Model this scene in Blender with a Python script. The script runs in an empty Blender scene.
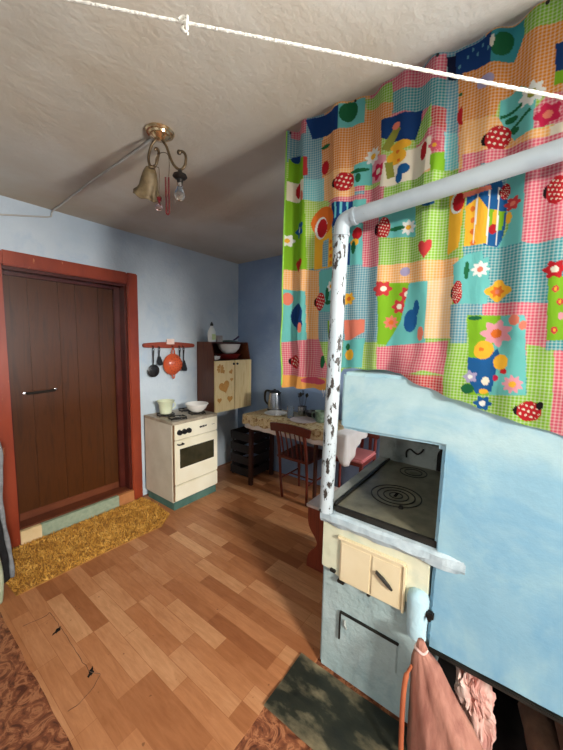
import bpy, bmesh, math, random
import numpy as np
from mathutils import Vector, Matrix, noise
random.seed(7)
SC = bpy.context.scene
COL = SC.collection
PI = math.pi

# ------------------------------------------------------------------ camera
H = 1.5
def make_camera():
    f, yaw, pitch, roll = 320.07, math.radians(36.779), math.radians(6.024), math.radians(1.1586)
    Fh = Vector((math.cos(yaw), math.sin(yaw), 0)); R = Vector((math.sin(yaw), -math.cos(yaw), 0)); U = Vector((0, 0, 1))
    F = math.cos(pitch)*Fh - math.sin(pitch)*U
    U2 = math.sin(pitch)*Fh + math.cos(pitch)*U
    R3 = math.cos(roll)*R + math.sin(roll)*U2
    U3 = -math.sin(roll)*R + math.cos(roll)*U2
    cam = bpy.data.cameras.new('camera'); o = bpy.data.objects.new('camera', cam); COL.objects.link(o)
    m = Matrix((R3, U3, -F)).transposed().to_4x4(); m.translation = (0, 0, H)
    o.matrix_world = m
    cam.sensor_fit = 'VERTICAL'; cam.sensor_height = 24.0; cam.lens = 24.0*f/750.0
    cam.clip_start = 0.02
    SC.camera = o
make_camera()

# ------------------------------------------------------------------ materials
def lin(c):
    return tuple((x/255.0/12.92 if x/255.0 <= 0.04045 else ((x/255.0+0.055)/1.055)**2.4) for x in c)
class NT:
    def __init__(s, name):
        s.m = bpy.data.materials.new(name); s.m.use_nodes = True
        s.t = s.m.node_tree; s.n = s.t.nodes; s.b = s.n['Principled BSDF']; s.out = s.n['Material Output']
    def new(s, typ, **kw):
        n = s.n.new(typ)
        for k, v in kw.items(): setattr(n, k, v)
        return n
    def link(s, a, b): s.t.links.new(a, b)
    def coord(s, scale=(1, 1, 1), rot=(0, 0, 0), src='Object'):
        c = s.new('ShaderNodeTexCoord'); mp = s.new('ShaderNodeMapping')
        mp.inputs['Scale'].default_value = scale; mp.inputs['Rotation'].default_value = rot
        s.link(c.outputs[src], mp.inputs['Vector']); return mp.outputs['Vector']
    def noise(s, vec, scale, detail=4, rough=0.55, dist=0.0):
        n = s.new('ShaderNodeTexNoise'); n.inputs['Scale'].default_value = scale
        n.inputs['Detail'].default_value = detail; n.inputs['Roughness'].default_value = rough
        n.inputs['Distortion'].default_value = dist
        if vec is not None: s.link(vec, n.inputs['Vector'])
        return n.outputs['Fac']
    def ramp(s, fac, stops, interp='LINEAR'):
        r = s.new('ShaderNodeValToRGB'); r.color_ramp.interpolation = interp
        e = r.color_ramp.elements
        while len(e) < len(stops): e.new(0.5)
        for i, (p, c) in enumerate(stops):
            e[i].position = p; e[i].color = (*c, 1)
        s.link(fac, r.inputs['Fac']); return r.outputs['Color']
    def mix(s, fac, a, b, mode='MIX'):
        n = s.new('ShaderNodeMix', data_type='RGBA', blend_type=mode)
        for sock, v in ((n.inputs[0], fac), (n.inputs[6], a), (n.inputs[7], b)):
            if hasattr(v, 'is_linked') or hasattr(v, 'links'): s.link(v, sock)
            elif isinstance(v, (int, float)): sock.default_value = v
            else: sock.default_value = (*v, 1)
        return n.outputs[2]
    def math(s, op, a, b=None):
        n = s.new('ShaderNodeMath', operation=op)
        for sock, v in ((n.inputs[0], a), (n.inputs[1], b)):
            if v is None: continue
            if hasattr(v, 'links'): s.link(v, sock)
            else: sock.default_value = v
        return n.outputs[0]
    def bump(s, h, strength=0.3, dist=0.01):
        b = s.new('ShaderNodeBump'); b.inputs['Strength'].default_value = strength; b.inputs['Distance'].default_value = dist
        s.link(h, b.inputs['Height']); s.link(b.outputs['Normal'], s.b.inputs['Normal'])
    def base(s, c):
        if hasattr(c, 'links'): s.link(c, s.b.inputs['Base Color'])
        else: s.b.inputs['Base Color'].default_value = (*c, 1)
    def set(s, rough=0.6, metal=0.0, spec=0.5):
        s.b.inputs['Roughness'].default_value = rough; s.b.inputs['Metallic'].default_value = metal
        s.b.inputs['Specular IOR Level'].default_value = spec
        return s
MAT = {}
def mottled(name, c1, c2, scale=6, rough=0.6, metal=0.0, bump=0.0, c3=None, spec=0.5, stretch=(1, 1, 1), bscale=None, detail=5):
    t = NT(name); v = t.coord(stretch)
    f = t.noise(v, scale, detail)
    if c3 is None: col = t.ramp(f, [(0.35, lin(c1)), (0.65, lin(c2))])
    else: col = t.ramp(f, [(0.3, lin(c1)), (0.5, lin(c2)), (0.7, lin(c3))])
    t.base(col); t.set(rough, metal, spec)
    if bump: t.bump(t.noise(v, bscale or scale*3, 5), bump, 0.01)
    MAT[name] = t.m; return t.m

def chipped(name, paint, paint2, under, amount=0.62, scale=30, rough=0.5, bump=0.3, stretch=(1, 1, 1)):
    t = NT(name); v = t.coord(stretch)
    base = t.ramp(t.noise(v, 7, 4), [(0.35, lin(paint)), (0.65, lin(paint2))])
    chip = t.ramp(t.noise(v, scale, 5, 0.65), [(amount, (0, 0, 0)), (amount+0.03, (1, 1, 1))])
    t.base(t.mix(chip, base, lin(under))); t.set(rough)
    t.bump(t.noise(v, 60, 3), bump, 0.004)
    MAT[name] = t.m; return t.m

def wall_mat(name, base1, base2, patch, scale=1.6, bump=0.35, pat_amt=0.5, rough=0.85):
    t = NT(name); v = t.coord()
    a = t.ramp(t.noise(v, scale, 5, 0.6), [(0.3, lin(base1)), (0.7, lin(base2))])
    p = t.ramp(t.noise(v, scale*2.3, 6, 0.65, 0.4), [(0.52, (0, 0, 0)), (0.72, (1, 1, 1))])
    p = t.mix(1-pat_amt, p, (0, 0, 0))
    col = t.mix(p, a, lin(patch))
    t.base(col); t.set(rough, 0, 0.3)
    h = t.math('ADD', t.noise(v, 9, 6, 0.6), t.math('MULTIPLY', t.noise(v, 60, 3), 0.25))
    t.bump(h, bump, 0.025)
    MAT[name] = t.m; return t.m
wall_mat('plaster_left', (180, 194, 204), (202, 211, 216), (150, 178, 202))
wall_mat('plaster_back', (128, 152, 186), (150, 172, 200), (166, 186, 205))
wall_mat('plaster_plain', (175, 190, 200), (190, 202, 210), (160, 180, 195))
wall_mat('ceiling_plaster', (176, 168, 158), (196, 190, 182), (158, 148, 136), 1.3, 0.22)
def ceiling_blotches():  # broad random brown blotches mixed into the ceiling colour
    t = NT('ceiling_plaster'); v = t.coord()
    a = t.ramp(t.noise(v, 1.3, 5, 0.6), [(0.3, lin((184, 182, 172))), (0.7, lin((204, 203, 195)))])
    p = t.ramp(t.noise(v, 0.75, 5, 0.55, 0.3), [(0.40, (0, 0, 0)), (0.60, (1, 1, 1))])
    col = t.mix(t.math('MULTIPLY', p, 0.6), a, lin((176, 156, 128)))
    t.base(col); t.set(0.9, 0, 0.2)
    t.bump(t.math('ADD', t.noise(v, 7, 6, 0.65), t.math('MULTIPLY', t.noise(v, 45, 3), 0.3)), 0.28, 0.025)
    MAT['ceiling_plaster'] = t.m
ceiling_blotches()
wall_mat('stove_plaster', (164, 196, 206), (186, 210, 214), (200, 222, 222), 2.2, 0.35, 0.8)
wall_mat('stove_plaster_pale', (176, 203, 208), (196, 216, 218), (160, 192, 208), 3.0, 0.45, 0.6)
wall_mat('stove_plaster_grey', (150, 170, 168), (172, 188, 186), (128, 152, 156), 3.0, 0.45, 0.6)
wall_mat('niche_soot', (126, 132, 126), (154, 158, 150), (98, 102, 96), 4.0, 0.4, 0.8)

def floor_lino():
    t = NT('parquet_print'); c = t.new('ShaderNodeTexCoord'); sp = t.new('ShaderNodeSeparateXYZ'); cb = t.new('ShaderNodeCombineXYZ')
    t.link(c.outputs['Object'], sp.inputs[0]); t.link(sp.outputs['Y'], cb.inputs['X']); t.link(sp.outputs['X'], cb.inputs['Y'])
    br = t.new('ShaderNodeTexBrick'); br.offset = 0.37; br.offset_frequency = 3; br.squash = 1.0
    br.inputs['Scale'].default_value = 1.0; br.inputs['Brick Width'].default_value = 0.41; br.inputs['Row Height'].default_value = 0.079
    br.inputs['Mortar Size'].default_value = 0.0012; br.inputs['Mortar Smooth'].default_value = 0.3; br.inputs['Bias'].default_value = 0.0
    br.inputs['Color1'].default_value = (0, 0, 0, 1); br.inputs['Color2'].default_value = (1, 1, 1, 1); br.inputs['Mortar'].default_value = (0.15, 0.15, 0.15, 1)
    t.link(cb.outputs[0], br.inputs['Vector'])
    plank = t.ramp(br.outputs['Color'], [(0.0, lin((158, 98, 60))), (0.35, lin((188, 126, 82))), (0.7, lin((200, 140, 96))), (1.0, lin((218, 164, 118)))])
    g = t.noise(t.coord((9, 1.2, 1)), 6, 6, 0.65, 0.6)
    grain = t.ramp(g, [(0.3, (0.78, 0.72, 0.66)), (0.65, (1, 1, 1))])
    col = t.mix(1.0, plank, grain, 'MULTIPLY')
    wear = t.ramp(t.noise(t.coord(), 2.4, 5, 0.6), [(0.38, (0.9, 0.84, 0.78)), (0.62, (1, 1, 1))])
    col = t.mix(1.0, col, wear, 'MULTIPLY')
    spots = t.ramp(t.noise(t.coord(), 38, 2, 0.5), [(0.73, (0, 0, 0)), (0.76, (1, 1, 1))])
    col = t.mix(t.math('MULTIPLY', spots, 0.6), col, lin((96, 56, 34)))
    t.base(col); t.set(0.42, 0, 0.45); t.bump(t.noise(t.coord(), 14, 4), 0.12, 0.01)
    MAT['parquet_print'] = t.m
floor_lino()
def brown_lino():
    t = NT('brown_marbled'); v = t.coord((1, 1, 1), (0, 0, 0.5))
    f = t.noise(v, 13, 7, 0.62, 2.4)
    col = t.ramp(f, [(0.36, lin((84, 44, 28))), (0.5, lin((134, 78, 50))), (0.58, lin((176, 116, 78))), (0.66, lin((112, 62, 40)))])
    t.base(col); t.set(0.5, 0, 0.4); t.bump(t.noise(v, 30, 4), 0.15, 0.01)
    MAT['brown_marbled'] = t.m
brown_lino()
def wood(name, c1, c2, c3=None, axis='Z', scale=4.0, rough=0.4, bump=0.05, dist=1.2):
    t = NT(name)
    st = {'Z': (9, 9, 0.7), 'X': (0.7, 9, 9), 'Y': (9, 0.7, 9)}[axis]
    f = t.noise(t.coord(st), scale, 5, 0.6, dist)
    t.base(t.ramp(f, [(0.3, lin(c1)), (0.5, lin(c2)), (0.72, lin(c3 or c1))])); t.set(rough)
    t.bump(f, bump, 0.004); MAT[name] = t.m
wood('door_brown', (58, 28, 6), (78, 40, 10), (66, 32, 8), 'Z', 3.0, 0.35)
wood('cabinet_brown', (86, 44, 26), (112, 60, 34), (72, 34, 20), 'Z', 4)
wood('cabinet_dark', (58, 26, 18), (80, 36, 24), (50, 22, 16), 'X', 4)
wood('cabinet_door_wood', (228, 200, 140), (240, 216, 162), (216, 184, 122), 'Z', 3)
wood('chair_wood', (84, 30, 20), (108, 42, 28), (68, 24, 16), 'Z', 4, 0.3)
wood('table_wood', (50, 26, 20), (64, 34, 26), (40, 20, 16), 'Z', 4, 0.4)
wood('rack_wood', (128, 52, 34), (152, 66, 44), (110, 42, 28), 'X', 4)
wood('stool_wood', (112, 44, 28), (132, 56, 36), (96, 36, 24), 'Z', 4)
wood('crate_wood', (30, 26, 25), (42, 36, 34), (24, 20, 20), 'Y', 4, 0.6)
chipped('casing_paint', (124, 46, 26), (150, 62, 36), (180, 112, 72), 0.65, 18, 0.35, 0.15, (1, 1, 0.35))
chipped('jamb_paint', (66, 22, 15), (82, 30, 20), (50, 18, 12), 0.7, 14, 0.35, 0.1)
chipped('pole_paint', (214, 222, 222), (196, 206, 206), (44, 40, 36), 0.605, 34, 0.45, 0.35, (1, 1, 0.4))
chipped('pipe_paint', (152, 162, 168), (168, 178, 182), (150, 140, 130), 0.74, 30, 0.45, 0.2)
def pole_mat():
    # paint whole near the elbow, flaked below
    t = NT('pole_paint'); v = t.coord((1, 1, 0.45)); c = t.new('ShaderNodeTexCoord'); sp = t.new('ShaderNodeSeparateXYZ'); t.link(c.outputs['Object'], sp.inputs[0])
    base = t.ramp(t.noise(v, 7, 4), [(0.35, lin((188, 196, 198))), (0.65, lin((166, 178, 184)))])
    mr = t.new('ShaderNodeMapRange'); mr.inputs['From Min'].default_value = 1.35; mr.inputs['From Max'].default_value = 1.75
    mr.inputs['To Min'].default_value = 0.0; mr.inputs['To Max'].default_value = -0.2; t.link(sp.outputs['Z'], mr.inputs['Value'])
    n = t.math('ADD', t.noise(v, 32, 5, 0.65), mr.outputs[0])
    chip = t.ramp(n, [(0.545, (0, 0, 0)), (0.575, (1, 1, 1))])
    t.base(t.mix(chip, base, lin((52, 44, 38)))); t.set(0.45); t.bump(n, 0.25, 0.003); MAT['pole_paint'] = t.m
pole_mat()
mottled('iron_plate', (92, 90, 74), (126, 122, 102), 7, 0.4, 0.15, 0.15, (156, 148, 122))
mottled('iron_dark', (34, 33, 30), (58, 56, 50), 9, 0.5, 0.5, 0.2)
mottled('cement_ledge', (164, 182, 190), (186, 200, 204), 9, 0.8, 0, 0.4, (140, 160, 170))
mottled('cement_grey', (142, 148, 142), (170, 174, 166), 9, 0.8, 0, 0.4)
mottled('cream_plaster', (204, 206, 178), (216, 214, 186), 6, 0.7, 0, 0.35, (180, 192, 176))
mottled('cream_enamel', (222, 204, 164), (230, 214, 178), 5, 0.45, 0, 0.1)
mottled('matte_black', (24, 22, 21), (40, 36, 34), 8, 0.95, 0, 0.4, spec=0.1)  # near-black for slots, tears, the flue and the shade-dark hollow floor
mottled('sheet_iron', (44, 50, 48), (66, 68, 56), 6, 0.42, 0.1, 0.35, (196, 180, 142), detail=10, stretch=(1.6, 0.8, 1))
mottled('cooker_side', (198, 188, 166), (212, 204, 184), 5, 0.5)
mottled('cooker_enamel', (236, 228, 200), (242, 236, 212), 5, 0.32)
mottled('cooker_edge', (96, 70, 44), (130, 98, 66), 14, 0.5)
mottled('cooker_top', (150, 136, 116), (188, 176, 154), 12, 0.4, 0.1)
mottled('cooker_base', (66, 102, 92), (84, 118, 106), 10, 0.6)
mottled('black_plastic', (20, 20, 22), (30, 30, 32), 8, 0.35)
mottled('black_iron', (26, 24, 22), (44, 40, 36), 12, 0.5, 0.4)
mottled('oven_glass', (48, 46, 32), (66, 62, 44), 6, 0.12)
mottled('white_enamel', (232, 230, 222), (240, 238, 230), 5, 0.2)
mottled('green_enamel', (206, 212, 176), (222, 226, 194), 8, 0.25)
mottled('colander_enamel', (188, 78, 44), (204, 92, 54), 8, 0.3)
mottled('white_plastic', (228, 234, 228), (238, 242, 236), 5, 0.35)
mottled('pale_green', (196, 214, 150), (214, 228, 176), 20, 0.4)
mottled('dark_green', (24, 60, 46), (36, 78, 60), 8, 0.35)
mottled('dark_red', (96, 24, 22), (122, 34, 28), 8, 0.3)
mottled('purple_plastic', (52, 36, 80), (66, 48, 96), 8, 0.4)
mottled('carton', (150, 142, 140), (176, 168, 160), 14, 0.6)
mottled('steel', (168, 168, 170), (190, 190, 192), 5, 0.25, 1.0)
mottled('motif_gold', (196, 138, 60), (210, 154, 78), 20, 0.5)
mottled('bronze', (72, 58, 42), (112, 92, 66), 24, 0.4, 0.6)
mottled('polished_brass', (196, 160, 116), (226, 196, 150), 16, 0.2, 0.9)
mottled('bead_red', (84, 16, 20), (120, 28, 32), 8, 0.2)
mottled('cable_white', (176, 172, 164), (192, 188, 180), 10, 0.5)
mottled('rope_white', (226, 222, 208), (240, 236, 224), 60, 0.9, 0, 0.6)
mottled('red_vinyl', (212, 122, 122), (224, 138, 136), 6, 0.35)
mottled('red_rail', (110, 44, 38), (130, 54, 46), 6, 0.4)
mottled('stool_top', (196, 178, 170), (208, 192, 184), 10, 0.5)
mottled('threshold_green', (138, 152, 128), (158, 168, 142), 30, 0.6)
mottled('threshold_cream', (220, 190, 140), (232, 206, 160), 10, 0.6)
mottled('threshold_tan', (176, 112, 64), (190, 128, 78), 10, 0.6)
mottled('sill_brown', (96, 46, 24), (112, 58, 32), 8, 0.45)
mottled('coat_dark', (20, 20, 22), (32, 32, 34), 30, 0.95, 0, 0.3)
mottled('coat_grey', (120, 122, 124), (144, 146, 148), 30, 0.95, 0, 0.3)
mottled('cloth_pale', (166, 178, 146), (198, 204, 176), 22, 0.95, 0, 0.2)
mottled('rug_pile', (170, 116, 40), (208, 152, 62), 22, 0.95, 0, 0.4, (232, 184, 92))
mottled('rug_back', (150, 104, 42), (170, 122, 54), 22, 0.95)
mottled('sack_cloth', (132, 80, 66), (172, 118, 100), 7, 0.8, 0, 0.5, (112, 84, 66), stretch=(2, 2, 0.5))
mottled('sack_orange', (156, 78, 46), (180, 98, 60), 7, 0.7, 0, 0.3)
mottled('paper_pink', (222, 182, 166), (238, 212, 200), 9, 0.8, 0, 0.3, (150, 60, 62))
mottled('paper_streaked', (232, 206, 192), (206, 150, 136), 8, 0.8, 0, 0.3, (140, 52, 56), stretch=(1.5, 1.5, 0.5))
mottled('firewood', (84, 58, 44), (122, 90, 68), 9, 0.9, 0, 0.5)
mottled('mug_green', (92, 118, 96), (150, 168, 144), 30, 0.3)
mottled('brick_red', (120, 60, 40), (140, 74, 50), 14, 0.9, 0, 0.4)
def glass(name, tint=(1, 1, 1), rough=0.05):
    t = NT(name); t.set(rough); t.base(tint); t.b.inputs['Transmission Weight'].default_value = 1.0; t.b.inputs['IOR'].default_value = 1.45
    MAT[name] = t.m
glass('clear_glass', (0.95, 0.97, 0.96)); glass('bead_glass', (0.95, 0.7, 0.7))
def frosted():
    t = NT('shade_glass'); t.base(t.ramp(t.noise(t.coord(), 30, 4), [(0.35, lin((92, 76, 52))), (0.65, lin((122, 104, 74)))])); t.set(0.35)
    t.b.inputs['Transmission Weight'].default_value = 0.0; t.set(0.6, 0, 0.3); MAT['shade_glass'] = t.m
frosted()
def tablecloth_mat():
    t = NT('tablecloth_print'); v = t.coord()
    vo = t.new('ShaderNodeTexVoronoi'); vo.inputs['Scale'].default_value = 11; t.link(v, vo.inputs['Vector'])
    f = t.noise(v, 18, 4, 0.6, 1.5)
    base = t.ramp(f, [(0.42, lin((222, 204, 162))), (0.56, lin((206, 180, 128))), (0.64, lin((138, 96, 52)))])
    sp = t.ramp(vo.outputs['Distance'], [(0.16, (1, 1, 1)), (0.24, (0, 0, 0))])
    c = t.mix(t.math('MULTIPLY', sp, 0.75), base, lin((150, 96, 44)))
    t.base(c); t.set(0.45); MAT['tablecloth_print'] = t.m
tablecloth_mat()
mottled('tablecloth_white', (236, 228, 220), (244, 238, 232), 8, 0.6)

def curtain_mat():
    t = NT('curtain_cotton')
    a = t.new('ShaderNodeVertexColor'); a.layer_name = 'print'
    uv = t.new('ShaderNodeUVMap'); uv.uv_map = 'cloth'; sp = t.new('ShaderNodeSeparateXYZ'); t.link(uv.outputs[0], sp.inputs[0])
    def stripe(o):
        return t.math('GREATER_THAN', t.math('FRACT', t.math('DIVIDE', o, 0.0095)), 0.42)
    s = t.math('ADD', stripe(sp.outputs['X']), stripe(sp.outputs['Y']))
    w = t.math('MULTIPLY', t.math('MULTIPLY', t.math('SUBTRACT', 2.0, s), 0.215), a.outputs['Alpha'])
    col = t.mix(w, a.outputs['Color'], lin((226, 222, 208)))
    t.base(col); t.set(0.85, 0, 0.2)
    wv = t.noise(t.coord(), 5, 4); t.bump(t.math('ADD', wv, t.math('MULTIPLY', t.noise(t.coord((2.2, 2.2, 0.8)), 11, 5, 0.6, 0.6), 0.5)), 0.35, 0.02)
    tr = t.new('ShaderNodeBsdfTranslucent'); t.link(col, tr.inputs['Color'])
    mx = t.new('ShaderNodeMixShader'); mx.inputs[0].default_value = 0.3
    t.link(t.b.outputs[0], mx.inputs[1]); t.link(tr.outputs[0], mx.inputs[2]); t.link(mx.outputs[0], t.out.inputs['Surface'])
    MAT['curtain_cotton'] = t.m
curtain_mat()

# ------------------------------------------------------------------ geometry helpers
ORG = {}
def link_mesh(name, bm, mat, parent=None, smooth=False, local=False, angle=40):
    org = ORG.get(parent.name, Vector((0, 0, 0))) if parent else Vector((0, 0, 0))
    if not local and parent is not None: bmesh.ops.translate(bm, vec=-org, verts=bm.verts[:])
    bmesh.ops.recalc_face_normals(bm, faces=bm.faces[:]) if smooth != 'raw' else None
    me = bpy.data.meshes.new(name); bm.to_mesh(me); bm.free()
    mats = mat if isinstance(mat, (list, tuple)) else [mat]
    for m in mats: me.materials.append(MAT[m])
    if smooth:
        me.polygons.foreach_set('use_smooth', [True]*len(me.polygons))
        if smooth is True: me.set_sharp_from_angle(angle=math.radians(angle))
    o = bpy.data.objects.new(name, me); COL.objects.link(o)
    if parent is not None:
        o.parent = parent; ORG[o.name] = org
    return o
def tag(o, label, cat, group=None):
    o['label'] = label; o['category'] = cat
    if group: o['group'] = group
    return o
def struct(name, bm, mat, parent=None, smooth=False):
    o = link_mesh(name, bm, mat, parent, smooth)
    if parent is None: o['kind'] = 'structure'
    return o
def thing(name, label, cat, loc, rz=0, group=None):
    o = bpy.data.objects.new(name, None); COL.objects.link(o); o.empty_display_size = 0.05
    o.location = loc; o.rotation_euler = (0, 0, rz)
    ORG[o.name] = Vector(loc)
    return tag(o, label, cat, group)
def part(name, bm, mat, parent, smooth=False, label=None, local=False, angle=40):
    o = link_mesh(name, bm, mat, parent, smooth, local, angle)
    if label: o['label'] = label
    return o
def solo(name, bm, mat, label, cat, smooth=False, group=None, origin=None):
    """a thing that is one mesh; its origin is moved to its base"""
    if origin is None:
        xs = [v.co for v in bm.verts]
        origin = Vector((sum(v.x for v in xs)/len(xs), sum(v.y for v in xs)/len(xs), min(v.z for v in xs)))
    origin = Vector(origin)
    bmesh.ops.translate(bm, vec=-origin, verts=bm.verts[:])
    o = link_mesh(name, bm, mat, None, smooth); o.location = origin; ORG[o.name] = origin
    return tag(o, label, cat, group)
def B(): return bmesh.new()
def box(bm, x0, x1, y0, y1, z0, z1, bev=0.0, seg=2, mi=0):
    vs = [bm.verts.new((x, y, z)) for x in (x0, x1) for y in (y0, y1) for z in (z0, z1)]
    idx = [(0, 1, 3, 2), (4, 6, 7, 5), (0, 4, 5, 1), (2, 3, 7, 6), (0, 2, 6, 4), (1, 5, 7, 3)]
    fs = [bm.faces.new([vs[i] for i in f]) for f in idx]
    for f in fs: f.material_index = mi
    if bev:
        es = list({e for f in fs for e in f.edges})
        bmesh.ops.bevel(bm, geom=es, offset=bev, segments=seg, affect='EDGES', clamp_overlap=True)
    return bm
def bx(*a, **k): return box(B(), *a, **k)
def tube(bm, pts, r, n=10, caps=True, closed=False):
    P = [Vector(p) for p in pts]; N = len(P)
    rs = r if isinstance(r, (list, tuple)) else [r]*N
    ref = Vector((0, 0, 1)); rings = []; prev = None
    for i in range(N):
        a = P[(i-1) % N] if (closed or i > 0) else P[i]; b = P[(i+1) % N] if (closed or i < N-1) else P[i]
        t = (b-a).normalized()
        if prev is None:
            u = t.orthogonal().normalized() if abs(t.z) > 0.95 else t.cross(ref).normalized()
        else:
            u = prev - t*prev.dot(t); u = u.normalized() if u.length > 1e-6 else t.orthogonal().normalized()
        prev = u; w = t.cross(u)
        rings.append([bm.verts.new(P[i] + rs[i]*(math.cos(2*PI*k/n)*u + math.sin(2*PI*k/n)*w)) for k in range(n)])
    for i in range(N if closed else N-1):
        A, Bq = rings[i], rings[(i+1) % N]
        for k in range(n): bm.faces.new((A[k], A[(k+1) % n], Bq[(k+1) % n], Bq[k]))
    if caps and not closed:
        bm.faces.new(rings[0][::-1]); bm.faces.new(rings[-1])
    return bm
def spline(pts, n=8):
    P = [Vector(p) for p in pts]; out = []
    for i in range(len(P)-1):
        p0 = P[max(i-1, 0)]; p1 = P[i]; p2 = P[i+1]; p3 = P[min(i+2, len(P)-1)]
        for k in range(n):
            t = k/n
            out.append(0.5*((2*p1)+(p2-p0)*t+(2*p0-5*p1+4*p2-p3)*t*t+(3*p1-p0-3*p2+p3)*t**3))
    out.append(P[-1]); return out
def lathe(bm, prof, c=(0, 0, 0), n=28, mat4=None, mi=0):
    """prof: list of (r, z) from one end to the other; r=0 makes a pole"""
    c = Vector(c); rings = []
    def tr(v):
        v = Vector(v)
        return (mat4 @ v if mat4 else v) + c
    for r, z in prof:
        if r < 1e-6: rings.append([bm.verts.new(tr((0, 0, z)))])
        else: rings.append([bm.verts.new(tr((r*math.cos(2*PI*k/n), r*math.sin(2*PI*k/n), z))) for k in range(n)])
    for A, C in zip(rings, rings[1:]):
        for k in range(n):
            k2 = (k+1) % n
            if len(A) == 1 and len(C) == 1: continue
            if len(A) == 1: f = bm.faces.new((A[0], C[k2], C[k]))
            elif len(C) == 1: f = bm.faces.new((A[k], A[k2], C[0]))
            else: f = bm.faces.new((A[k], A[k2], C[k2], C[k]))
            f.material_index = mi
    return bm
def prism(bm, poly, axis, a, b, bev=0.0):
    """extrude a 2-D polygon along an axis ('X','Y','Z')"""
    def pt(u, v, w):
        return {'X': (w, u, v), 'Y': (u, w, v), 'Z': (u, v, w)}[axis]
    A = [bm.verts.new(pt(u, v, a)) for u, v in poly]; C = [bm.verts.new(pt(u, v, b)) for u, v in poly]
    n = len(poly); fs = [bm.faces.new(A), bm.faces.new(C[::-1])]
    for k in range(n): fs.append(bm.faces.new((A[k], C[k], C[(k+1) % n], A[(k+1) % n])))
    bmesh.ops.recalc_face_normals(bm, faces=fs)
    if bev:
        es = list({e for f in fs for e in f.edges}); bmesh.ops.bevel(bm, geom=es, offset=bev, segments=2, affect='EDGES', clamp_overlap=True)
    return bm
def disc_ring(bm, c, r0, r1, z0, z1, n=40):
    return lathe(bm, [(r0, z0), (r1, z0), (r1, z1), (r0, z1), (r0, z0)], c, n)
def dup(root, loc, label=None, rz=None):
    r = root.copy(); COL.objects.link(r); r.location = loc
    if rz is not None: r.rotation_euler = (0, 0, rz)
    if label: r['label'] = label
    for ch in list(root.children):
        c = ch.copy(); COL.objects.link(c); c.parent = r
        for g in list(ch.children):
            d = g.copy(); COL.objects.link(d); d.parent = c
    return r
def smoothstep(a, b, x):
    t = min(1.0, max(0.0, (x-a)/(b-a))); return t*t*(3-2*t)
def loft(bm, rings, cap=True):
    R = [[bm.verts.new(p) for p in r] for r in rings]; n = len(R[0])
    for A, C in zip(R, R[1:]):
        for k in range(n): bm.faces.new((A[k], A[(k+1) % n], C[(k+1) % n], C[k]))
    if cap: bm.faces.new(R[0][::-1]); bm.faces.new(R[-1])
    return bm
# ------------------------------------------------------------------ the room
XB, YL, XF, YR = 2.84, 2.80, -1.75, -1.75       # back wall, left wall, wall behind the camera, right wall
def ceil_z(y): return 2.41 + 0.02*(2.8-y)
struct('floor', bx(XF-0.2, XB+0.2, YR-0.2, YL+0.4, -0.12, 0), 'brown_marbled')
bm = B()
vs = []
for dz in (0.0, 0.14):
    for x, y in ((XF-0.2, YR-0.2), (XB+0.2, YR-0.2), (XB+0.2, YL+0.2), (XF-0.2, YL+0.2)):
        vs.append(bm.verts.new((x, y, ceil_z(y)+dz)))
for f in ((0, 1, 2, 3), (7, 6, 5, 4), (0, 4, 5, 1), (1, 5, 6, 2), (2, 6, 7, 3), (3, 7, 4, 0)):
    bm.faces.new([vs[i] for i in f])
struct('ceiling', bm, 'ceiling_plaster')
DX0, DX1, DZ = 0.62, 1.47, 1.975
ZT = 2.5
bm = B()
box(bm, XF-0.2, DX0, YL, YL+0.18, 0, ZT); box(bm, DX1, XB+0.2, YL, YL+0.18, 0, ZT); box(bm, DX0, DX1, YL, YL+0.18, DZ, ZT)
struct('wall_left', bm, 'plaster_left')
struct('wall_back', bx(XB, XB+0.2, YR-0.2, YL, 0, ZT), 'plaster_back')
def holed_wall(name, axis, c0, c1, u0, u1, holes, mat):
    """wall slab between c0 and c1 on an axis, running u0..u1, with rectangular window holes (ua, ub, za, zb)"""
    bm = B(); u = u0
    def bb(a, b, za, zb):
        if b-a < 1e-4 or zb-za < 1e-4: return
        if axis == 'X': box(bm, c0, c1, a, b, za, zb)
        else: box(bm, a, b, c0, c1, za, zb)
    for (ua, ub, za, zb) in holes:
        bb(u, ua, 0, ZT); bb(ua, ub, 0, za); bb(ua, ub, zb, ZT); u = ub
    bb(u, u1, 0, ZT)
    struct(name, bm, mat)
W1 = (-0.60, 1.10, 0.85, 2.385); W2 = (-0.75, 1.15, 0.85, 2.42); W3 = (2.08, 2.78, 0.9, 1.95)
holed_wall('wall_front', 'X', XF-0.2, XF, YR-0.2, YL, [W1], 'plaster_plain')
holed_wall('wall_right', 'Y', YR-0.2, YR, XF, XB, [W2, W3], 'plaster_plain')
def window(name, axis, c, w):
    ua, ub, za, zb = w; bm = B(); t = 0.05
    def bb(a, b, z0, z1):
        if axis == 'X': box(bm, c-0.03, c+0.03, a, b, z0, z1, 0.004)
        else: box(bm, a, b, c-0.03, c+0.03, z0, z1, 0.004)
    bb(ua, ua+t, za, zb); bb(ub-t, ub, za, zb); bb(ua+t, ub-t, za, za+t); bb(ua+t, ub-t, zb-t, zb)
    m = (ua+ub)/2; bb(m-0.02, m+0.02, za+t, zb-t)
    o = struct(name, bm, 'white_enamel')
window('window_1', 'X', XF-0.1, W1); window('window_2', 'Y', YR-0.1, W2); window('window_3', 'Y', YR-0.1, W3)

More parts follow.
